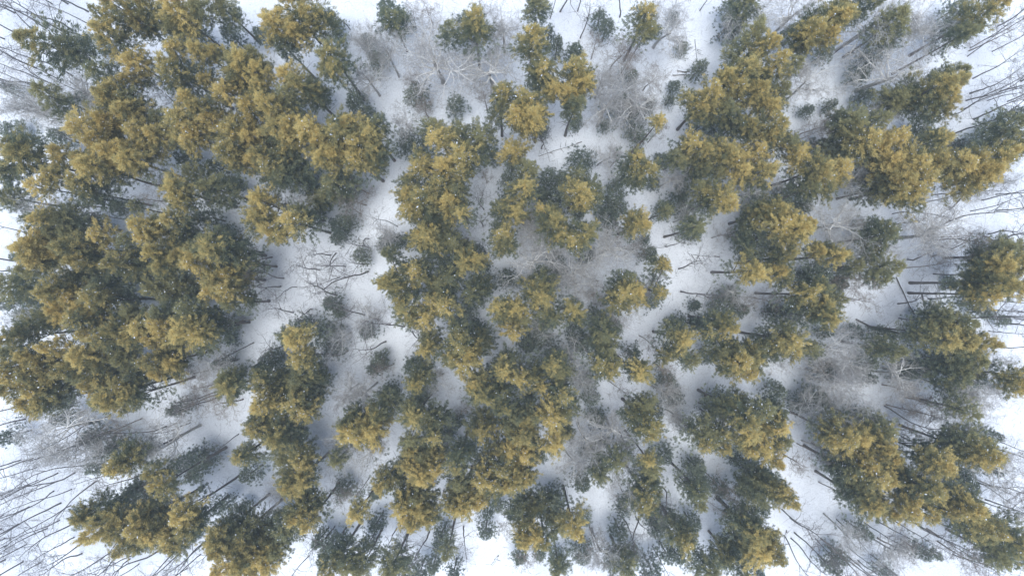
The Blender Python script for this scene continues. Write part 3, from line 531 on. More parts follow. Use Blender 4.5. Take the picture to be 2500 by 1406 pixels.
 (16.2,[(10.03, 11.53, 14.4, 1.82, 1)]),
 (18.7,[(22.34, 7.47, 16.9, 1.76, 1)]),
 (15.7,[(-0.56, -3.47, 13.9, 1.83, 1)]),
 (15.8,[(-0.74, -9.34, 14.0, 1.83, 1)]),
 (16.6,[(31.08, -7.61, 14.8, 1.81, 1)]),
 (15.9,[(52.17, -5.66, 14.1, 1.82, 1)]),
 (17.5,[(-16.68, -15.66, 15.7, 1.79, 1), (-15.95, -14.32, 11.8, 1.87, 1)]),
 (14.0,[(7.11, -15.39, 12.1, 1.86, 1), (7.09, -19.15, 7.6, 1.96, 1)]),
 (16.5,[(0.72, -16.22, 14.7, 1.81, 1)]),
 (15.1,[(2.95, -20.94, 13.2, 1.84, 1)]),
 (16.6,[(26.9, -14.92, 14.8, 1.81, 1), (29.48, -14.66, 10.9, 1.89, 1)]),
 (18.1,[(22.85, -25.02, 16.3, 1.78, 1), (23.49, -26.79, 14.6, 1.37, 1)]),
 (14.9,[(28.94, -35.64, 13.1, 1.85, 1), (27.94, -35.05, 10.3, 1.67, 1)]),
 (14.5,[(34.42, -19.59, 12.6, 1.85, 1)]),
 (15.1,[(49.89, -24.25, 13.3, 1.84, 1), (51.26, -27.67, 11.3, 1.88, 1)]),
 (16.1,[(52.78, -21.22, 14.3, 1.82, 1), (55.99, -21.34, 11.6, 1.88, 1), (57.24, -20.25, 11.4, 1.88, 1)]),
 (16.1,[(57.01, -15.38, 14.3, 1.82, 1)]),
 (15.3,[(57.72, -26.78, 13.5, 1.84, 1)]),
 (16.3,[(-1.47, 22.32, 14.7, 1.59, 1)]),
 (15.3,[(37.31, 31.42, 13.7, 1.61, 1)]),
 (14.1,[(-1.5, 10.3, 12.5, 1.63, 1), (1.74, 9.39, 8.6, 1.46, 1)]),
 (17.2,[(25.9, -4.12, 15.7, 1.57, 1)]),
 (15.2,[(38.13, -7.73, 13.5, 1.61, 1)]),
 (15.7,[(-47.03, -32.29, 14.1, 1.6, 1)]),
 (14.4,[(-10.57, -20.87, 12.7, 1.62, 1), (-9.92, -22.51, 8.4, 1.71, 1)]),
 (15.7,[(-22.14, -21.65, 14.1, 1.6, 1)]),
 (15.9,[(5.84, -35.13, 14.3, 1.6, 1)]),
 (16.6,[(20.26, 16.58, 15.2, 1.36, 1)]),
 (15.7,[(-35.72, -1.99, 14.4, 1.37, 1), (-34.35, -1.49, 11.3, 1.42, 1)]),
 (15.3,[(22.76, -9.16, 13.9, 1.38, 1)]),
 (16.3,[(19.24, 9.65, 14.9, 1.36, 1)]),
 (13.6,[(44.34, 2.83, 12.2, 1.4, 1)]),
 (15.8,[(-8.17, -33.06, 14.4, 1.37, 1)]),
 (15.6,[(-47.37, 10.25, 14.4, 1.14, 1)]),
]
EVERGREENS=[
 (-70.84,22.2,5.41,2.71),(-6.63,36.38,8.24,2.63),(-21.93,26.22,6.05,2.47),(-17.23,38.55,7.67,2.43),(-13.12,26.87,8.17,2.41),(-14.71,20.43,6.32,2.46),(-3.44,18.82,6.1,2.47),
 (15.37,25.42,8.36,2.41),(17.52,23.57,7.24,2.44),(31.21,36.69,6.07,2.47),(9.75,18.03,7.56,2.43),(14.35,13.06,6.24,2.47),(52.28,34.42,6.11,2.47),(67.45,21.61,5.21,2.49),
 (-67.36,-0.99,7.69,2.43),(-25.67,-6.05,8.22,2.41),(-33.57,-9.96,7.29,2.44),(-30.92,-11.92,8.31,2.41),(13.61,10.14,5.28,2.49),(3.89,-6.96,5.97,2.47),(32.84,7.39,6.77,2.45),
 (50.72,8.32,8.36,2.41),(42.22,1.85,8.35,2.41),(44.38,-11.44,6.48,2.46),(62.17,-10.25,6.03,2.47),(-58.82,-20.89,6.62,2.46),(-53.43,-29.04,6.83,2.45),(-25.66,-37.07,8.26,2.41),
 (9.86,-37.46,5.8,2.48),(19.28,-39,7.85,2.42),(35.5,-26.44,7.64,2.43),(42.34,-15.24,7.92,2.42),(62.29,-25.82,7.75,2.43),(63.33,-27.54,7.2,2.44),(-44.39,35.82,6.28,2.24),
 (-63.48,21.26,6.25,2.24),(-27.62,13.25,6.39,2.24),(60.45,36.08,7.78,2.2),(40.96,12.5,5.46,2.26),(-39.37,-12.73,5.85,2.25),(-24.13,8.36,7.68,2.21),(5.74,11.94,6.02,2.25),
 (29.89,-2.45,5.41,2.26),(58.74,-4.51,5.31,2.26),(59.12,-9.77,7.02,2.22),(-52.39,-28.12,6.28,2.24),(9.7,-26.71,8.43,2.19),(-45.08,17.76,8.12,1.98),(-38.71,34.71,8.46,1.97),
 (-15.15,37.51,6.07,2.02),(-19.12,32.09,5.48,2.03),(-7.99,25.9,5.52,2.03),(-12.82,19.75,6.84,2),(8.74,32.88,7.54,1.99),(16.56,29.39,6.67,2.01),(30.81,39.38,5.97,2.02),
 (26.81,23.06,6.58,2.01),(28.93,22.76,7.25,2),(4.87,15.4,7.42,1.99),(6.9,15.17,7.67,1.99),(6.07,13.11,8,1.98),(62.03,39.02,7.39,1.99),(49.78,32.06,5.6,2.03),
 (57.54,23.05,7.97,1.98),(57.39,21.48,6.17,2.02),(70.32,24.01,7.07,2),(38.45,13.45,6.43,2.01),(-41.97,9.79,7.64,1.99),(-53.77,-1.41,5.86,2.03),(-69.12,0.64,6.02,2.02),
 (-70.97,-2.23,6.01,2.02),(-65.55,-3.88,5.71,2.03),(-63.12,-5.04,8.12,1.98),(-27.49,9.82,7.11,2),(-9.18,3.51,6.28,2.02),(-13.87,-10.83,6.51,2.01),(-3.39,-11.9,8.48,1.97),
 (-28.96,-5.08,6.87,2),(-25.23,-8.61,5.96,2.02),(-25.12,-2.21,7.87,1.98),(3.86,13.06,7.36,1.99),(10.3,4.68,8.47,1.97),(24.51,11.16,5.54,2.03),(25.55,7.8,6.77,2.01),
 (6.28,3.88,7.9,1.98),(11.75,-3.83,7.97,1.98),(2.22,-7.67,8.22,1.97),(8.86,-6.16,5.33,2.04),(23.39,-4.9,6.17,2.02),(35.36,7.03,5.59,2.03),(39.42,-3.88,5.83,2.03),
 (55.15,-10.09,8.41,1.97),(-70.46,-20.82,7.12,2),(-54.55,-22.08,8.27,1.97),(-58.49,-25.01,6.43,2.01),(-44.49,-23.74,8.06,1.98),(-42.84,-23.95,6.68,2.01),
 (-50.62,-29.59,6.06,2.02),(-36.45,-25.81,7.77,1.98),(-12.9,-14.99,8.32,1.97),(-23.65,-28.25,5.55,2.03),(-24.62,-35.7,7.17,2),(-12.79,-39.56,7.25,2),(10.88,-12.97,5.92,2.02),
 (11.05,-15.38,6.42,2.01),(11.93,-18.34,5.67,2.03),(22.81,-15.44,5.87,2.02),(21.35,-23.43,6.04,2.02),(25.68,-24.89,7.18,2),(26.26,-26.9,7.35,1.99),(32.48,-37.85,5.87,2.02),
 (20.84,-33.26,5.24,2.04),(25.22,-32.83,6.28,2.02),(21.57,-37.06,7.44,1.99),(5.75,-29.23,5.81,2.03),(6.35,-38.38,6.23,2.02),(14.79,-37.44,5.87,2.02),(33.43,-27.83,7.82,1.98),
 (36.87,-14.3,7.01,2),(49.63,-18.17,5.41,2.03),(44.44,-16.71,5.53,2.03),(63.62,-14.76,6.5,2.01),(67.08,-25.12,7.02,2),(48.62,-33.84,7.31,1.99),(46.3,-37.94,5.5,2.03),
 (-59.57,34.3,5.74,1.8),(-41.4,16.82,7.49,1.77),(-39.19,14.87,6.55,1.79),(-35.19,35.44,6.13,1.79),(-25.39,37.89,6.22,1.79),(-29.9,25.02,8.35,1.75),(-28.47,15.31,6.23,1.79),
 (-20.35,24.41,7.07,1.78),(-20.03,34.36,6.38,1.79),(0.26,17.53,6.57,1.79),(-26.92,27.5,8.05,1.76),(5.04,34.91,8.49,1.75),(12.29,37.84,6.4,1.79),(17.68,21.52,5.85,1.8),
 (26.02,30.43,7.6,1.77),(23.84,13.29,5.87,1.8),(34.89,12.73,5.22,1.81),(-0.42,12.69,8.18,1.76),(43.73,32.88,6.6,1.79),(38.08,35.04,7.91,1.76),(48.86,29.82,6.54,1.79),
 (62.96,19.38,8.11,1.76),(-54.9,11.28,6.72,1.78),(-60.81,9.08,5.74,1.8),(-40.35,7.87,5.25,1.81),(-51.32,3.09,7.02,1.78),(-44.09,-0.79,7.31,1.77),(-39.99,-5.44,8.2,1.76),
 (-68.73,-3.89,5.49,1.81),(-23.18,9.2,7.25,1.77),(-13.27,9.86,6.42,1.79),(-15.68,6.56,6.86,1.78),(-17.86,6.2,5.68,1.8),(-13.91,-0.59,6.13,1.79),(-7.91,-5.08,6.92,1.78),
 (-6.23,-2.4,8.25,1.75),(-5.3,-5.54,5.56,1.81),(-18.55,-9.99,6.82,1.78),(-0.96,1.45,7.86,1.76),(-34.54,-10.9,8.39,1.75),(-21.34,4.55,5.85,1.8),(-20.55,-6.15,5.62,1.8),
 (14.76,11.16,8.31,1.75),(19,4.88,8.42,1.75),(21.66,11.27,6.79,1.78),(19.79,-1.83,5.38,1.81),(6.06,-8.88,8.26,1.75),(9.41,-7.96,6.48,1.79),(13.97,-5.65,8.18,1.76),
 (4.06,-11.39,7.25,1.77),(6.89,-13.37,7.92,1.76),(-1.66,-12.94,5.73,1.8),(31.67,-3.02,7.79,1.76),(30.82,-1,5.93,1.8),(27.43,-9.6,6.53,1.79),(21.49,-12.75,7.99,1.76),
 (27.58,11.8,7.94,1.76),(37.37,6.4,5.8,1.8),(41.04,11.33,5.92,1.8),(40.88,1.46,6.52,1.79),(45.89,2.07,6.91,1.78),(44.99,-0.79,6.47,1.79),(44.21,-6.15,5.61,1.8),
 (39.99,-2.85,6.02,1.8),(36.73,-3.43,7.59,1.77),(35.18,-6.86,8.16,1.76),(48.42,-6.16,5.34,1.81),(51.96,-6.5,7.06,1.78),(50.93,-8.51,7.7,1.76),(50.48,-10.7,5.33,1.81),
 (54.29,-11.74,7.97,1.76),(58.43,-11.92,5.59,1.81),(-62.49,-17.96,7.18,1.77),(-46.83,-16.96,7.02,1.78),(-46.55,-25.08,7.27,1.77),(-44.62,-26.07,6.21,1.79),
 (-40.41,-30.52,6.59,1.79),(-54.14,-31.63,7.12,1.78),(-16.94,-14.34,6.6,1.79),(-18.89,-32.8,7.37,1.77),(-9.56,-34.18,6.67,1.78),(-3.63,-33.98,6.65,1.79),
 (-20.18,-35.93,5.28,1.81),(-26.85,-35.07,7.24,1.77),(-10.98,-38.65,6.82,1.78),(-27.69,-13.58,5.98,1.8),(15.03,-33.75,7.72,1.76),(24.36,-19.31,7.77,1.76),
 (29.03,-15.76,6.71,1.78),(31.67,-24.09,5.79,1.8),(33.93,-25.57,6.76,1.78),(29.25,-28.25,5.55,1.81),(30.47,-36.47,5.62,1.8),(34.98,-30.71,6.62,1.79),(20.4,-34.23,5.5,1.81),
 (23.31,-37.66,6.66,1.78),(6.93,-31.48,6.88,1.78),(16.91,-37.57,5.33,1.81),(40.06,-16.32,7.3,1.77),(51.05,-18.98,5.47,1.81),(66.41,-20.35,7.62,1.77),(61.88,-28.86,7.77,1.76),
 (56.92,-36.79,6.89,1.78),(52.53,-39.83,5.38,1.81),(44.88,-39.04,6.86,1.78),(34.34,-39.76,6.45,1.79),(-66.47,20.37,8.34,1.53),(-60.43,26.7,5.65,1.58),(-44.9,30.95,8.03,1.54),
 (6.26,33.49,8.49,1.53),(13.21,36.12,7.62,1.55),(-0.62,15.15,7.89,1.54),(49.7,27.08,5.84,1.58),(42.6,19.75,8.44,1.53),(61.85,19.96,6.82,1.56),(36.75,12.07,8.36,1.53),
 (-51.73,1.44,8.22,1.54),(-55.45,0.44,5.74,1.58),(-65.48,-1.8,7.8,1.54),(-40.18,-10.5,8.27,1.53),(-58.87,9.51,5.42,1.58),(-4.66,5.15,6.36,1.57),(-14.99,3.07,7.7,1.54),
 (-6.74,-3.88,5.72,1.58),(-19.2,-11.12,8.16,1.54),(0.46,1.05,6.11,1.57),(-26.54,-12.76,7.89,1.54),(6.78,2.5,5.67,1.58),(16.95,-8.96,6.86,1.56),(25.51,-5.04,8.24,1.54),
 (27.13,-4.91,5.89,1.57),(34.43,4.34,6.07,1.57),(49.78,4.73,6.87,1.56),(45.88,0.44,6.25,1.57),(66.58,-3.48,5.32,1.58),(65.55,-2.44,5.8,1.58),(34.09,10.73,5.73,1.58),
 (-56.16,-22.49,8.29,1.53),(-7.48,-18.54,7.44,1.55),(-10.08,-35.27,8.15,1.54),(-3.45,-31.5,5.76,1.58),(-8.07,-39.42,7.79,1.54),(-30.85,-19.38,5.58,1.58),
 (19.59,-26.77,6.95,1.56),(15.47,-30.78,7.3,1.55),(27.45,-17.64,6.39,1.57),(24.32,-27.38,8.08,1.54),(28.97,-37.98,7.03,1.56),(22.02,-31.84,7.11,1.55),(-0.21,-31.02,8.11,1.54),
 (1.02,-37.93,5.55,1.58),(20.01,-17,8.48,1.53),(49.44,-12.45,7.28,1.55),(45.6,-25,6.5,1.56),(-71.39,28.4,4.2,1.37),(-24.81,36.28,3.4,1.39),(3.31,29.39,4.49,1.37),
 (9.15,23.46,3.87,1.38),(4.37,22.47,3.54,1.38),(13.3,23.21,4.15,1.37),(19.59,26,3.66,1.38),(24.45,34.32,3.27,1.39),(23.07,28.63,4.12,1.38),(21.34,18.56,3.07,1.39),
 (24.51,14.47,4.23,1.37),(20.26,14.97,3.38,1.39),(42.18,25.32,3.96,1.38),(45.36,26.07,4.48,1.37),(58.66,19.71,3.88,1.38),(-70.64,4.4,4,1.38),(-40.39,-7.28,3.47,1.38),
 (-48.47,-8.35,3,1.39),(-25.28,7.15,3.05,1.39),(-9.57,9.65,3.22,1.39),(-3.9,3.15,3.92,1.38),(-24.77,-3.52,3.65,1.38),(9.58,10.66,3.77,1.38),(15.36,-1.63,4.34,1.37),
 (26.35,-2.48,3.2,1.39),(57.19,-7.08,3.34,1.39),(69.86,-4.55,3.98,1.38),(63.16,0.66,3.03,1.39),(-45.75,-35.62,3,1.39),(-38.29,-31.33,3.53,1.38),(-18.15,-18.43,3.16,1.39),
 (-6,-23.18,3.54,1.38),(-16.46,-26.77,3.34,1.39),(-19.32,-29.38,3.88,1.38),(-2.03,-31.05,3.88,1.38),(-8.93,-20.71,3.31,1.39),(2.49,-15.63,3.94,1.38),(10.41,-23.58,3.71,1.38),
 (3.96,-38.29,3.2,1.39),(60.12,-37.8,4.4,1.37),(20.88,36.91,3.37,1.15),(23.2,38.83,3.22,1.16),(15.26,14.99,3.14,1.16),(18.93,6.9,3.96,1.15),(10.58,-33.04,4.31,1.14),
 (22.44,26.74,4.17,1.03),]
BARE=[
 (-69.24,38.87,12.24),(-71.59,36.74,12.58),(-61.13,38.13,16.41),(-62.84,36.84,14.01),(-61.98,40.37,13.28),(-64.97,41.54,16.3),(-66.14,30.44,12.4),(-64.54,31.08,13.77),
 (-69.45,29.59,14.19),(-68.38,28.84,15.53),(-73.29,29.38,15.52),(-61.34,27.88,14.88),(-64.97,24.47,13.09),(-70.3,27.24,12.96),(-72.87,40.26,11.93),(-67.32,41.54,16.06),
 (-74.36,36.42,14.97),(-70.73,38.13,15.45),(-23.63,37.7,12.02),(-4.64,12.52,13.63),(5.54,39.41,15.64),(10.02,36.63,14.48),(15.78,39.62,11.76),(7.03,40.47,13.77),
 (9.59,40.47,16.31),(4.36,20.41,12.43),(27.52,40.58,12.15),(67.15,35.14,12.81),(66.72,33.86,15.22),(71.2,38.34,16.06),(53.49,34.07,11.93),(67.57,30.66,11.94),
 (67.15,28.52,12.49),(66.51,27.45,12.96),(66.29,26.17,14.13),(71.41,28.73,11.97),(64.59,25.32,12.97),(67.57,24.68,12.14),(63.95,22.33,16.85),(74.62,30.23,15.37),
 (60.96,20.63,11.61),(63.73,19.77,16.77),(61.38,13.58,11.61),(60.74,12.62,13.31),(48.58,35.78,16.9),(46.66,33.86,15.77),(-73.29,3.98,15.4),(-71.37,2.38,13.61),
 (-70.73,7.92,12.18),(-36.37,5.26,14.83),(-35.2,4.51,11.64),(-36.59,2.16,12.24),(-37.87,-7.98,13.33),(-25.88,5.15,11.2),(-26.62,4.83,13.39),(-21.07,2.42,15.75),
 (-24.49,3.12,15.16),(-31.53,0.13,14),(-33.88,0.24,14.79),(-32.06,-3.6,13.78),(-33.66,-8.51,11.85),(-21.71,-4.03,14.62),(-20.97,7.18,13.43),(-20.97,5.9,15.45),
 (-20.97,3.55,16.45),(-16.7,8.99,13.58),(-24.06,-9.15,14.44),(-4.21,8.99,15.49),(-4.11,11.45,13.53),(-6.35,6.64,12.37),(-15.74,-5.63,15.33),(-14.67,-6.37,16.28),
 (-23.85,1.73,15.64),(-25.34,1.52,15.2),(-28.33,2.7,16.11),(-33.45,1.41,15.08),(-18.51,-7.87,14.85),(-25.77,-1.04,13.72),(-29.4,-3.17,12.88),(24.42,2.8,14.77),
 (24.74,-0.51,11.59),(22.61,6,13.52),(61.17,4.51,15.69),(61.49,2.05,15.28),(61.81,-0.78,14.78),(63.09,0.03,12.5),(67.15,11.23,13.54),(70.99,11.34,13.73),
 (69.92,7.92,14.73),(66.72,-3.17,13.46),(64.59,-4.13,15.05),(71.41,-4.03,16.58),(69.71,-6.27,12.1),(71.2,-8.62,14.93),(57.76,-5.95,15.67),(55.62,10.81,13.33),
 (56.69,7.18,13.94),(63.95,9.74,16.85),(69.07,7.71,11.23),(59.46,-10,14.26),(56.48,-2.32,11.97),(72.91,-5.2,15.69),(-64.54,-29.47,16.64),(-66.89,-28.4,14.12),
 (-70.2,-24.88,11.61),(-69.66,-26.27,14.45),(-66.68,-27.12,14.25),(-64.22,-34.38,15.3),(-60.91,-28.19,14.07),(-71.05,-37.47,14.84),(-66.25,-33.95,15.97),
 (-62.94,-38.86,14.13),(-69.02,-40.14,13.46),(-57.93,-38.22,16.69),(-54.3,-38.22,12.26),(-51.74,-38.43,15.11),(-48.32,-38.64,13.35),(-45.34,-37.58,15.58),
 (-40,-21.36,11.73),(-59.21,-18.8,16.91),(-56.65,-20.18,13.13),(-64.54,-16.34,11.34),(-64.12,-17.2,12.65),(-72.65,-17.52,13.4),(-74.36,-36.62,11.08),(-64.12,-27.01,13.51),
 (-70.73,-32.03,13.52),(-63.05,-22.64,15.19),(-71.37,-19.22,13.11),(-61.77,-36.72,12.59),(-49.82,-39.07,12.35),(-25.98,-34.91,15.45),(-24.27,-35.12,16.64),
 (-16.91,-35.23,14.16),(-7.09,-34.8,12.31),(-12.11,-35.66,15.81),(-29.72,-39.18,13.35),(15.67,-33.2,12.27),(18.13,-33.52,11.78),(18.66,-33.73,15.66),(27.3,-16.77,15.86),
 (20.58,-37.79,14.81),(22.18,-29.25,13.81),(34.77,-39.82,14.37),(47.51,-33.84,12.36),(40.04,-36.3,16.78),(50.71,-33.73,13.12),(53.27,-33.95,14.83),(55.62,-33.84,15.91),
 (59.25,-34.48,15.9),(62.02,-34.16,13.81),(53.7,-29.04,12.77),(55.41,-26.69,14.29),(56.05,-21.14,11.75),(56.26,-23.6,16),(52.21,-24.98,13.13),(54.55,-17.2,16.1),
 (70.13,-22.1,12.6),(71.41,-23.7,13.26),(69.07,-15.38,12.52),(68,-28.4,13.56),(69.28,-30.96,12.12),(64.59,-38.96,11.02),(65.44,-26.91,15.33),(46.66,-37.58,12.69),
 (39.62,-32.45,12.47),(49.01,-37.79,12.81),(52.42,-38.86,13.88),(65.87,-35.23,13.57),(-69.45,-28.13,14.82),(-74.84,-35.22,14.96),(-67.24,-29.74,13.17),(-66.09,-31.47,16.57),
 (-71.57,-40.03,16.13),(-74.39,-33.11,11.34),(-74.19,-37.71,15.97),(-62.02,-25.87,16.43),(-72.25,-34.53,15.7),(-68,-35.15,11.84),(-70.73,-28.8,15.99),(-74.33,-39.76,14.8),
 (-64.19,-36.53,11.09),(-74.91,-38.93,11.07),(-64.72,-31.87,16.71),(-71.88,-25.18,14.94),(-56.6,-36.05,12.5),(-54.56,-40.32,11.61),(-47.44,-40.89,11.86),
 (-47.11,-37.42,12.4),(-45.59,-38.96,15.66),(-55.95,-39.67,13.08),(-42.09,-37.12,11.92),(-43.78,-35.91,16.42),(-56.04,-37.24,15.75),(-66.07,29.14,12.01),
 (-66.05,37.67,16.35),(-64.44,37.65,14.65),(-72.13,29.66,15.69),(-67.43,32.62,15.01),(-67.02,28.67,16.36),(-69.37,30.59,15.73),(-69.75,32.18,16.03),(-68.16,37.93,12.18),
 (69.67,27.44,15.16),(68.87,23.12,14.18),(69.27,36.38,15.45),(70.47,34.65,13.63),(72.56,27.27,16.3),(72.58,25.73,14.33),(68.79,27.92,12.59),(70.58,24.52,12.41),
 (71.69,6.69,11.84),(60.39,6.93,13.96),(73.12,6.15,11.35),(61.08,15.43,13.8),(72.12,7.5,11.87),(68.87,12.85,13.95),(70.76,13.69,13.99),(64.19,11.46,14.24),
 (69.11,-1.38,16.18),(70.53,-5.23,11.04),(70.99,-1.91,16.04),(74.21,-3.45,13.81),(73.6,-4.41,14.38),(41.41,-35.83,14.99),(49.44,-39.5,16.04),(47.67,-38.81,13.25),
 (57.87,-32.55,13.51),(57.03,-33.36,16.76),(40.83,-33.68,11.45),(55.89,-41.59,14.82),(40.89,-36.63,14.82),(50.53,-39.75,11.17),(44.45,-36.66,14.66),(58.3,-8.39,15.1),
 (57.68,-10.67,16.59),(57.84,4.2,12.98),(60.84,-1.59,16.89),(56.59,-4.41,14.06),(-55.74,-25.69,13.91),(-46.12,-25.68,16.39),(-47.2,-19.73,11.2),(-50.74,-20.27,15.31),
 (-43.11,-16.01,14.75),(-43.14,-15.17,13.03),]
PALE=[
 (-10.01,29.91,15.95,5.12),(-2.79,29.32,13.96,4.38),(50.35,28.82,14.4,4.36),(47.43,34.8,14.6,3.94),(55.97,7.12,15.58,3.9),(-60.7,-19.46,13.34,3.98),(54.39,35.48,14.24,3.74),
 (2.45,3.62,14.19,3.54),(62.63,-10.33,14.72,3.31),(62.01,-11.76,15.81,3.28),(-59.38,23.5,13.67,3.14),(20.68,35.17,15.81,3.08),(31.42,35.52,14.11,3.12),(37.09,36.15,14.51,3.11),
 (12.92,5.16,13.59,3.14),(42.37,7.95,14.53,3.11),(-58.11,-21.71,16.4,3.06),(-45.67,-20.09,15.12,3.1),(13.62,-18.87,15.67,3.08),(43.78,-13.11,13.82,3.13),
 (60.89,-16.73,13.77,3.13),(65.11,-24.91,13.7,3.14),(15.41,26.45,14.85,2.9),(16.13,24.15,15.04,2.89),(38.95,26.45,15.64,2.88),(-58.2,26.59,12.66,2.74),(-64.27,24.26,15.39,2.68),
 (-1.07,34.35,16.04,2.66),(12.42,23.66,14.68,2.69),(2.67,7.31,12.7,2.74),(-19.33,28.06,13.7,2.51),(-40.6,-10.34,12.52,2.53),(9.15,2.89,13.26,2.52),(8.72,-10.38,16.19,2.45),
 (42.96,-7.68,14.93,2.48),(43.07,-11.79,15.13,2.48),(-19.74,-13.83,15.66,2.46),(-19.1,-21.76,16.14,2.45),(9.57,-19.74,14.95,2.48),(14.27,-24.25,14.97,2.48),
 (11.63,-35.13,15.01,2.48),(12.16,27.84,15.29,2.27),(31.39,12.53,14.89,2.27),(4.11,5.65,15.22,2.27),(8.76,0.41,13.35,2.31),(-10.08,-12.58,15.17,2.27),(-22.25,-21.93,14.33,2.29),
 (43.66,-15.9,15.55,2.26),(60.21,-13.41,12.91,2.32),(52.03,-12.04,13.23,2.31),(51.34,-35.69,12.65,2.32),(-61.91,23.84,15.6,2.05),(-16.49,30.78,16.16,2.04),
 (63.9,14.94,15.12,2.06),(-65.29,-4.15,13.98,2.09),(-28.85,10.84,15.79,2.05),(-55.16,-22.23,15.65,2.05),(39.65,-16.2,14.75,2.07),(-14.22,22.39,13.53,1.88),
 (-19.71,32.8,13.71,1.88),(21.37,14.69,14.19,1.87),(12.52,17.97,13.77,1.88),(49.29,24.14,14.22,1.87),(44.79,14.01,15.07,1.86),(-61.54,10.05,16.24,1.84),
 (-19.7,-4.58,12.72,1.9),(-23.66,-6.56,14.77,1.86),(-17.02,6.93,12.66,1.9),(14.52,-3.61,12.98,1.89),(43.02,4.69,15.74,1.85),(44.52,-10.14,14.8,1.86),(-30.05,-26.58,16.17,1.84),
 (7.93,-24.02,14.29,1.87),(20.34,-14.22,12.56,1.9),(45.58,-32.97,14.05,1.88),(23.68,9.61,14.87,1.65),(4.45,-5.92,16.25,1.63),(48.68,3.92,16.42,1.63),(37.7,-4.7,14.4,1.66),
 (35.13,-10.01,14.15,1.67),(-22.34,-13.98,12.91,1.68),(9.19,-12.78,15.08,1.65),(11.05,-21.94,13.35,1.68),(22.53,-17.78,13.11,1.68),(42.35,-22.28,12.56,1.69),
 (37.76,28.93,12.52,1.48),(17.79,-0.16,15.24,1.44),(30.72,-0.93,12.99,1.47),(-17.94,-20.42,16.37,1.22),]
TWIGGY=[
 (57.7,-16.01,8.44,3.52),(14.32,32.08,12.35,3.2),(53.41,-36.54,8.64,3.07),(11.62,-0.98,8.09,2.87),(45.72,1.58,11.6,2.79),(-42.4,-15.31,9.21,2.84),(11.28,-34.87,11.67,2.78),
 (54.28,-14.15,8.94,2.85),(58.99,-18.03,8.25,2.86),(60.78,-35.2,11.87,2.78),(62.3,-37.04,11.57,2.79),(-47.56,25.7,12.28,2.56),(-12.22,24.86,11.65,2.57),
 (15.58,30.72,8.42,2.64),(19.16,28.88,11.14,2.58),(-59.15,11.72,11.55,2.57),(20.86,-11,10.3,2.6),(58.84,7.56,12.66,2.55),(-39.4,-16.3,9.27,2.62),(45.26,-36.66,12.82,2.55),
 (-47.83,12.21,11.59,2.36),(-11.58,38.63,8.06,2.43),(-21,13.76,8.07,2.43),(66.95,34.71,11.25,2.36),(41.65,22.25,12.09,2.35),(-44.28,-11.97,8.4,2.42),(-21.35,12.11,9.56,2.4),
 (46.87,-1.14,11.65,2.36),(55.53,9.19,8.83,2.41),(-54.13,-27.33,12.3,2.34),(-23.56,-28.54,10.43,2.38),(1.79,-37.44,8.3,2.42),(39.46,-24.13,9.84,2.39),(54.81,-17.07,10.87,2.37),
 (67.93,-28,10.19,2.38),(67.66,-30.66,11.38,2.36),(-1.54,24.66,8.72,2.19),(-3.64,25.96,11.99,2.14),(60.23,33.74,9.82,2.17),(14.45,6.28,11.22,2.15),(57.62,2.96,11.15,2.15),
 (-54.33,-19.15,10.09,2.17),(-42.75,-13.64,9.93,2.17),(15.73,-21,11.93,2.14),(44.91,-28.39,12.72,2.12),(53.37,-20.03,11.92,2.14),(-14.07,28.56,10.83,1.94),
 (17.24,33.24,9.46,1.96),(11.6,33.55,8.3,1.98),(-17.3,-11.16,12.87,1.91),(31.97,-2.31,11.52,1.93),(34.85,-1.33,12.14,1.92),(-5.89,-16.25,9.66,1.96),(-15.02,-35.84,11.03,1.94),
 (28.14,-26.81,12.89,1.91),(41.63,-22.71,12.16,1.92),(-4.45,38.11,11.01,1.72),(-14.02,37.97,9.54,1.74),(14.38,17.68,10.14,1.74),(40.76,21.02,12.44,1.7),
 (-57.19,10.1,9.88,1.74),(-38.13,-4.66,11.42,1.72),(-22.07,10.79,11.01,1.72),(15.85,5.44,12.48,1.7),(18.63,-6.96,12.04,1.71),(29.34,7.36,9.42,1.75),(14.43,-4.79,8.01,1.77),
 (45.58,0.22,9.32,1.75),(41.74,-10.23,10.11,1.74),(-49.26,-19.8,10.93,1.72),(-22.27,-15.15,12.08,1.71),(-24.14,-21.88,12.44,1.7),(-9.96,-29.45,8.21,1.76),
 (-20.9,-27.75,12.17,1.71),(14.16,-13.6,12.06,1.71),(-0.2,-31.97,12.34,1.7),(15.67,-28.83,10.86,1.73),(-48.1,14.61,9.37,1.53),(-3.63,15.43,12.26,1.49),(19.89,21.29,12.04,1.49),
 (37.59,14.96,11.42,1.5),(45.74,8.53,12.57,1.49),(-8.85,-20.59,9.73,1.52),(30.78,-28.4,8.43,1.54),(37,19.94,10.77,1.29),(-36.21,-10.66,11.99,1.28),(15.71,-9.73,9,1.31),
 (26.65,-29.59,11.75,1.28),]
LOGS=[
 (56.16,1.62,58.86,-3.9,0.16),(59.82,-0.72,60.36,-2.82,0.12),(57.78,-4.86,63.24,-2.64,0.13),(24.12,31.62,25.92,31.59,0.15),(23.46,31.14,25.92,31.05,0.15),
 (26.82,36.3,27.12,32.58,0.1),(3.9,19.32,10.2,21.42,0.11),(23.7,5.16,30.48,4.68,0.12),(23.46,1.5,27.54,4.74,0.07),(39.84,-38.4,40.2,-35.46,0.13),(-3,-40.5,-1.92,-39.06,0.12),
 (-14.04,-38.94,-13.86,-40.62,0.12),(50.28,-4.56,56.46,-7.74,0.13),(20.4,6.06,22.62,5.94,0.1),]


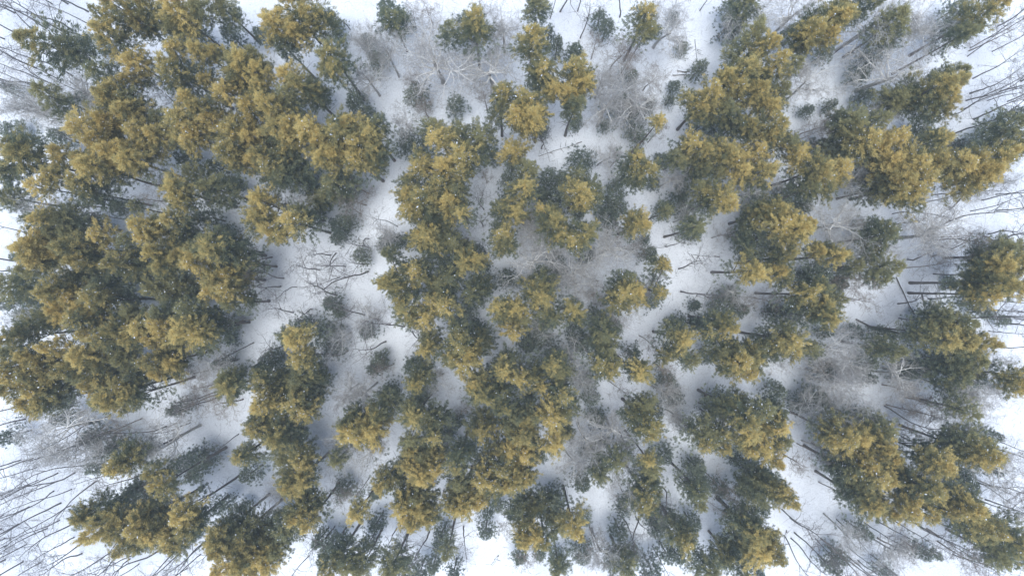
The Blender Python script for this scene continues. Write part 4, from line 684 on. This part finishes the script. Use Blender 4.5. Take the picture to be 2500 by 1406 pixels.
random.seed(11)
ORD = ['leftmost', 'second from left', 'third from left', 'fourth from left', 'fifth from left', 'sixth from left', 'seventh from left', 'eighth from left', 'ninth from left', 'tenth from left', 'eleventh from left', 'twelfth from left', 'thirteenth from left', 'fourteenth from left', 'fifteenth from left', 'sixteenth from left', 'seventeenth from left', 'eighteenth from left', 'nineteenth from left', 'twentieth from left', 'twenty-first from left', 'twenty-second from left', 'twenty-third from left', 'twenty-fourth from left']
ROWS = ['along top edge', 'below top edge', 'in upper third', 'above mid-height', 'below mid-height', 'in lower third', 'above bottom edge', 'along bottom edge']
COLS = ['far left', 'left', 'left of centre', 'right of centre', 'right', 'far right']
NUM = ['no', 'one', 'two', 'three', 'four', 'five', 'six', 'seven', 'eight', 'nine', 'ten', 'eleven', 'twelve', 'thirteen', 'fourteen', 'fifteen', 'sixteen', 'seventeen', 'eighteen', 'nineteen', 'twenty', 'twenty-one', 'twenty-two', 'twenty-three', 'twenty-four']
pending = []          # (object, size word, look, category, group, u, v)
def note(o, size, look, cat, group, x, y, z):
    s = 0.75*(CAM_H-z); pending.append((o, size, look, cat, group, x/s*.5+.5, .5-y/s*.5/0.5624))
def write_labels():
    cells = {}
    for p in pending:
        c = min(5, max(0, int(p[5]*6))); r = min(7, max(0, int(p[6]*8))); cells.setdefault((r, c, p[2]), []).append(p)
    for (r, c, look), L in cells.items():
        parts = 1 if len(L) <= 12 else 2 if len(L) <= 24 else 3          # crowded spots: an upper and a lower row
        L.sort(key=lambda p: p[6]); n = math.ceil(len(L)/parts)
        for q in range(parts):
            row = sorted(L[q*n:(q+1)*n], key=lambda p: p[5])
            half = '' if parts == 1 else ' '+('upper', 'lower')[q]+' ones' if parts == 2 else ' '+('upper', 'middle', 'lower')[q]+' ones'
            for k, p in enumerate(row):
                which = ('only one%s %s, %s' % (half, ROWS[r], COLS[c]) if len(row) == 1 else
                         '%s of %s%s %s, %s' % (ORD[k], NUM[len(row)], half, ROWS[r], COLS[c]))
                size = p[1]+' ' if p[1] and parts == 1 else ''
                tag(p[0], '%s%s, %s' % (size, look, which), p[3], p[4])

# ------------------------------------------------------------------ tall pines
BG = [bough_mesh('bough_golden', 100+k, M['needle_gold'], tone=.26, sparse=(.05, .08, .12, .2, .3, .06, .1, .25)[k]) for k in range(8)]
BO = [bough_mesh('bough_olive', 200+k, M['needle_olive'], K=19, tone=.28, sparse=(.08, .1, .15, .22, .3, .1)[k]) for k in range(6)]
BS = [snow_mesh('bough_snow', 300+k, BG[k][1], 70, .011, .028) for k in range(6)]
LC = [open_mesh('lower_crown', 400+k, M['needle_dark'], levels=3, per=10, K=20, tone=.45, z0=-.55, z1=.25, flat=True)[0] for k in range(6)]
def pine_trunk(h, lobes, bx, by, seed):
    rng = np.random.default_rng(seed); w = Wood()
    r0 = .10+.005*h+rng.uniform(0, .04)
    pts, _ = walk(rng, np.array([0, 0, -.3]), np.array([0, 0, 1.0]), h*.84, 9, .012)
    q = np.linspace(0, 1, 10)[:, None]**1.5; pts[:, :2] = pts[:, :2]*(1-q) + np.array([[lobes[0][0]-bx, lobes[0][1]-by]])*q
    rr = r0*(1-np.linspace(0, 1, 10)*.78); rr[0] *= 1.15
    w.tube(pts, rr, 8, .5+rng.normal(0, .12))
    for (x, y, z, R, k) in lobes:                                  # limbs that carry the bough heads
        e = np.array([x-bx, y-by, z+.15*R]); zz = max(h*.42, z-R*1.2-np.hypot(x-bx, y-by)*.8)
        s = np.array([pts[5][0], pts[5][1], min(zz, h*.85)]); m = (s+e)/2+np.array([0, 0, -.25])
        w.tube([s, m, e], [r0*.42, r0*.28, .03], 6, .45)
    for q in range(14):                                            # dead lower branches
        a = rng.uniform(0, 6.3); z = h*rng.uniform(.25, .6); l = rng.uniform(.6, 1.9)
        s = np.array([pts[4][0]*.8, pts[4][1]*.8, z]); e = s+np.array([math.cos(a)*l, math.sin(a)*l, rng.uniform(-.2, .5)])
        w.tube([s, (s+e)/2+rng.normal(0, .08, 3), e], [.03, .022, .01], 4, .55)
    return w.build('trunk', M['bark_pine'])
for n, (h, lobes) in enumerate(PINES):
    ws = sum(l[3]**2 for l in lobes); bx = .25*sum(l[0]*l[3]**2 for l in lobes)/ws+.75*lobes[0][0]; by = .25*sum(l[1]*l[3]**2 for l in lobes)/ws+.75*lobes[0][1]
    z0 = float(gz(bx, by)); t = link('pine_tree', None, None, (bx, by, z0)); t.empty_display_size = .5
    link('trunk', pine_trunk(h, lobes, bx, by, 5000+n), t)
    gold = 0; ext = 0
    for (x, y, z, R, k) in lobes:
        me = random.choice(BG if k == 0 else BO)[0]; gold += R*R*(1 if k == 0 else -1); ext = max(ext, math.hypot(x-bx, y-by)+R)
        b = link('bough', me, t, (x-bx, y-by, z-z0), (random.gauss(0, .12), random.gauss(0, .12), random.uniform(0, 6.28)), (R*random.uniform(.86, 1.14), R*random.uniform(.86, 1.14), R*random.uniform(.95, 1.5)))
        if random.random() < .55: link('snow', random.choice(BS), b, (0, 0, 0), (0, 0, random.uniform(0, 6.28)))['kind'] = 'stuff'
    er = min(ext, 3.0)*.85
    link('lower_crown', random.choice(LC), t, (0, 0, h*.62), (0, 0, random.uniform(0, 6.28)), (er, er, er*.9))
    note(t, 'broad' if ext > 3.1 else 'slender' if ext < 1.9 else '', 'golden-topped pine' if gold > 0 else 'olive green pine', 'pine tree',
         'golden pines of the canopy' if gold > 0 else 'olive pines of the canopy', lobes[0][0], lobes[0][1], lobes[0][2])

# ------------------------------------------------------------------ lower dark evergreens
DC = [open_mesh('crown', 500+k, M['needle_dark'], levels=7, per=9, K=17, tone=.22) for k in range(9)]
DS = [snow_mesh('snow', 600+k, DC[k][1], 220, .009, .028) for k in range(9)]
dt = Wood(); dt.tube([(0, 0, -.2), (.02, 0, .5), (0, .02, .93)], [.10, .06, .015], 6, .4); DT = dt.build('trunk', M['bark_dark'])
for (x, y, h, R) in EVERGREENS:
    z0 = float(gz(np.float64(x), np.float64(y))); t = link('evergreen_tree' if h > 5 else 'evergreen_shrub', None, None, (x, y, z0))
    link('trunk', DT, t, (0, 0, 0), (0, 0, random.uniform(0, 6)), (1+h*.06, 1+h*.06, h))
    k = random.randrange(9); zs = max(R*.9, h*.34)
    c = link('crown', DC[k][0], t, (0, 0, h-zs*.95), (0, 0, random.uniform(0, 6.28)), (R, R, zs))
    if random.random() < .8: link('snow', DS[k], c)['kind'] = 'stuff'
    note(t, 'broad' if R > 2.0 else 'small' if R < 1.3 else '', 'dark understory evergreen' if h > 5 else 'dark evergreen shrub', 'evergreen tree' if h > 5 else 'shrub',
         'dark evergreens below the canopy' if h > 5 else 'evergreen shrubs on the snow', x, y, h*.62)

# ------------------------------------------------------------------ leafless trees of three kinds
TT = [bare_tree(700+k, 'bark_dark', height=15, radius=2.7, trunk_r=.115, start=.42, limbs=9, subs=5, twigs=3, twiglets=2, crook=.04+.02*(k % 4), limb_r=.6, tw=.009) for k in range(9)]
PP = [bare_tree(800+k, 'bark_pale', height=15, radius=3.0, trunk_r=.24, limbs=11, subs=9, twigs=7, twiglets=3, fork=True, trunk_tint=.4, limb_tint=.92, twig_tint=.45, wob=.14, limb_r=.72, tw=.016) for k in range(8)]
BB = [bare_tree(900+k, 'bark_brown', height=12, radius=2.6, trunk_r=.13, start=.3, limbs=13, subs=6, twigs=6, twiglets=3, wob=.11, limb_r=.32, tw=.010) for k in range(6)]
def plant(name, protos, x, y, h, sxy, ph):
    tm, cm = random.choice(protos); z0 = float(gz(np.float64(x), np.float64(y)))
    t = link(name, None, None, (x, y, z0), (random.gauss(0, .03), random.gauss(0, .03), random.uniform(0, 6.28)), (sxy, sxy, h/ph))
    link('trunk', tm, t); link('crown', cm, t)
    return t
for (x, y, h) in BARE:
    s = random.uniform(.6, 1.15); t = plant('bare_tree', TT, x, y, h, s, 15)
    note(t, 'slim' if s < .9 else 'stout' if s > 1.08 else '', 'dark-trunked leafless tree', 'bare tree', 'dark leafless trees', x, y, 0)
for (x, y, h, R) in PALE:
    t = plant('pale_bare_tree', PP, x, y, h, R/3.3, 15)
    note(t, 'wide' if R > 3 else '', 'pale-barked leafless tree', 'bare tree', 'pale leafless trees', x, y, h*.8)
for (x, y, h, R) in TWIGGY:
    t = plant('twiggy_bare_tree', BB, x, y, h, R/3.0, 12)
    note(t, 'wide' if R > 2.4 else '', 'brown fine-twigged tree', 'bare tree', 'brown fine-twigged trees', x, y, h*.75)

# ------------------------------------------------------------------ fallen logs
LOG_LABEL = ['long straight snow-capped log lying between bare trees at right', 'short dark log without snow beside the long snow-capped log',
 'fallen branchy trunk with snow lumps at foot of right pines', 'upper of two parallel snow-capped logs by top clearing', 'lower of two parallel snow-capped logs by top clearing',
 'thin buried log beside lone shrub in the top clearing', 'slanting snow-topped log in gap above the central pines', 'long level snow-capped log in the snow gap right of centre',
 'thin slanting log below the level log right of centre', 'short upright-lying log in snow at bottom right', 'short slanting log in bottom clearing', 'small log by evergreens at bottom clearing',
 'long dark bare trunk lying among thin trees at right', 'short log at left end of the gap right of centre']
def log(k, x0, y0, x1, y1, r):
    rng = np.random.default_rng(40+k); L = math.hypot(x1-x0, y1-y0); n = 9
    px = np.linspace(-L/2, L/2, n); py = np.cumsum(rng.normal(0, .035, n)); py -= py.mean()
    w = Wood(); pts = np.stack([px, py, np.full(n, r*.55)], -1); w.tube(pts, r*np.linspace(1.05, .6, n), 8, .4)
    w.tube([pts[0]-[.02, 0, 0], pts[0]], [.01, r*1.04], 8, .7)
    for q in range(int(L*1.2)):
        i = rng.integers(1, n-1); a = rng.choice([-1, 1])*rng.uniform(.5, 1.2); l = rng.uniform(.4, 1.2)
        e = pts[i]+np.array([math.cos(a)*l, math.sin(a)*l, rng.uniform(.05, .4)]); w.tube([pts[i], (pts[i]+e)/2+rng.normal(0, .05, 3), e], [.035, .025, .012], 4, .4)
    t = link('fallen_log', None, None, ((x0+x1)/2, (y0+y1)/2, float(gz((x0+x1)/2, (y0+y1)/2))+.02), (0, 0, math.atan2(y1-y0, x1-x0)))
    link('stem', w.build('stem', M['bark_dark']), t)
    if k not in (1, 12):
        s = Wood(); s.tube(pts[:-1]+np.array([0, .25*r, r*.65]), r*np.linspace(.75, .5, n-1), 6, .5); link('snow_cap', s.build('snow_cap', M['snow']), t)
    tag(t, LOG_LABEL[k], 'log', 'fallen logs on the snow')
for k, e in enumerate(LOGS): log(k, *e)

# ------------------------------------------------------------------ thin winter haze
hm, hn, hl, ho = mat('haze'); pv = hn.new('ShaderNodeVolumePrincipled'); pv.inputs['Color'].default_value = (.88, .965, 1, 1)
pv.inputs['Density'].default_value = .00065; pv.inputs['Anisotropy'].default_value = .0; hl.new(pv.outputs[0], ho.inputs['Volume'])
hv = np.array([(x, y, z) for x in (-640, 640) for y in (-640, 640) for z in (-2.0, 104.0)])
hz = link('haze', mesh('haze', hv, [(0, 1, 3, 2), (4, 6, 7, 5), (0, 4, 5, 1), (2, 3, 7, 6), (0, 2, 6, 4), (1, 5, 7, 3)], hm)); hz['kind'] = 'stuff'
hz['label'] = 'thin pale winter haze over the whole wood'; hz['category'] = 'haze'

# ------------------------------------------------------------------ twigs and needles lying on the snow
rng = np.random.default_rng(5); lit = Wood()
for q in range(6000):
    x, y = rng.uniform(-78, 78), rng.uniform(-45, 45); a = rng.uniform(0, 6.3); l = rng.uniform(.15, 1.3)
    z = float(gz(x, y))+.015; d = np.array([math.cos(a), math.sin(a), 0]); m = np.array([x, y, z])
    lit.tube([m-d*l/2, m+np.array([*rng.normal(0, .04, 2), .02]), m+d*l/2], [.012, .014, .006], 3, rng.uniform(.2, .7))
o = link('twig_litter', lit.build('twig_litter', M['bark_dark'])); o['kind'] = 'stuff'
o['label'] = 'thin twigs scattered over the snow between the trees'; o['category'] = 'twigs'

write_labels()
print('objects', len(bpy.data.objects), 'tris', sum(len(m.polygons)*(2 if m.polygons and m.polygons[0].loop_total == 4 else 1) for m in bpy.data.meshes))
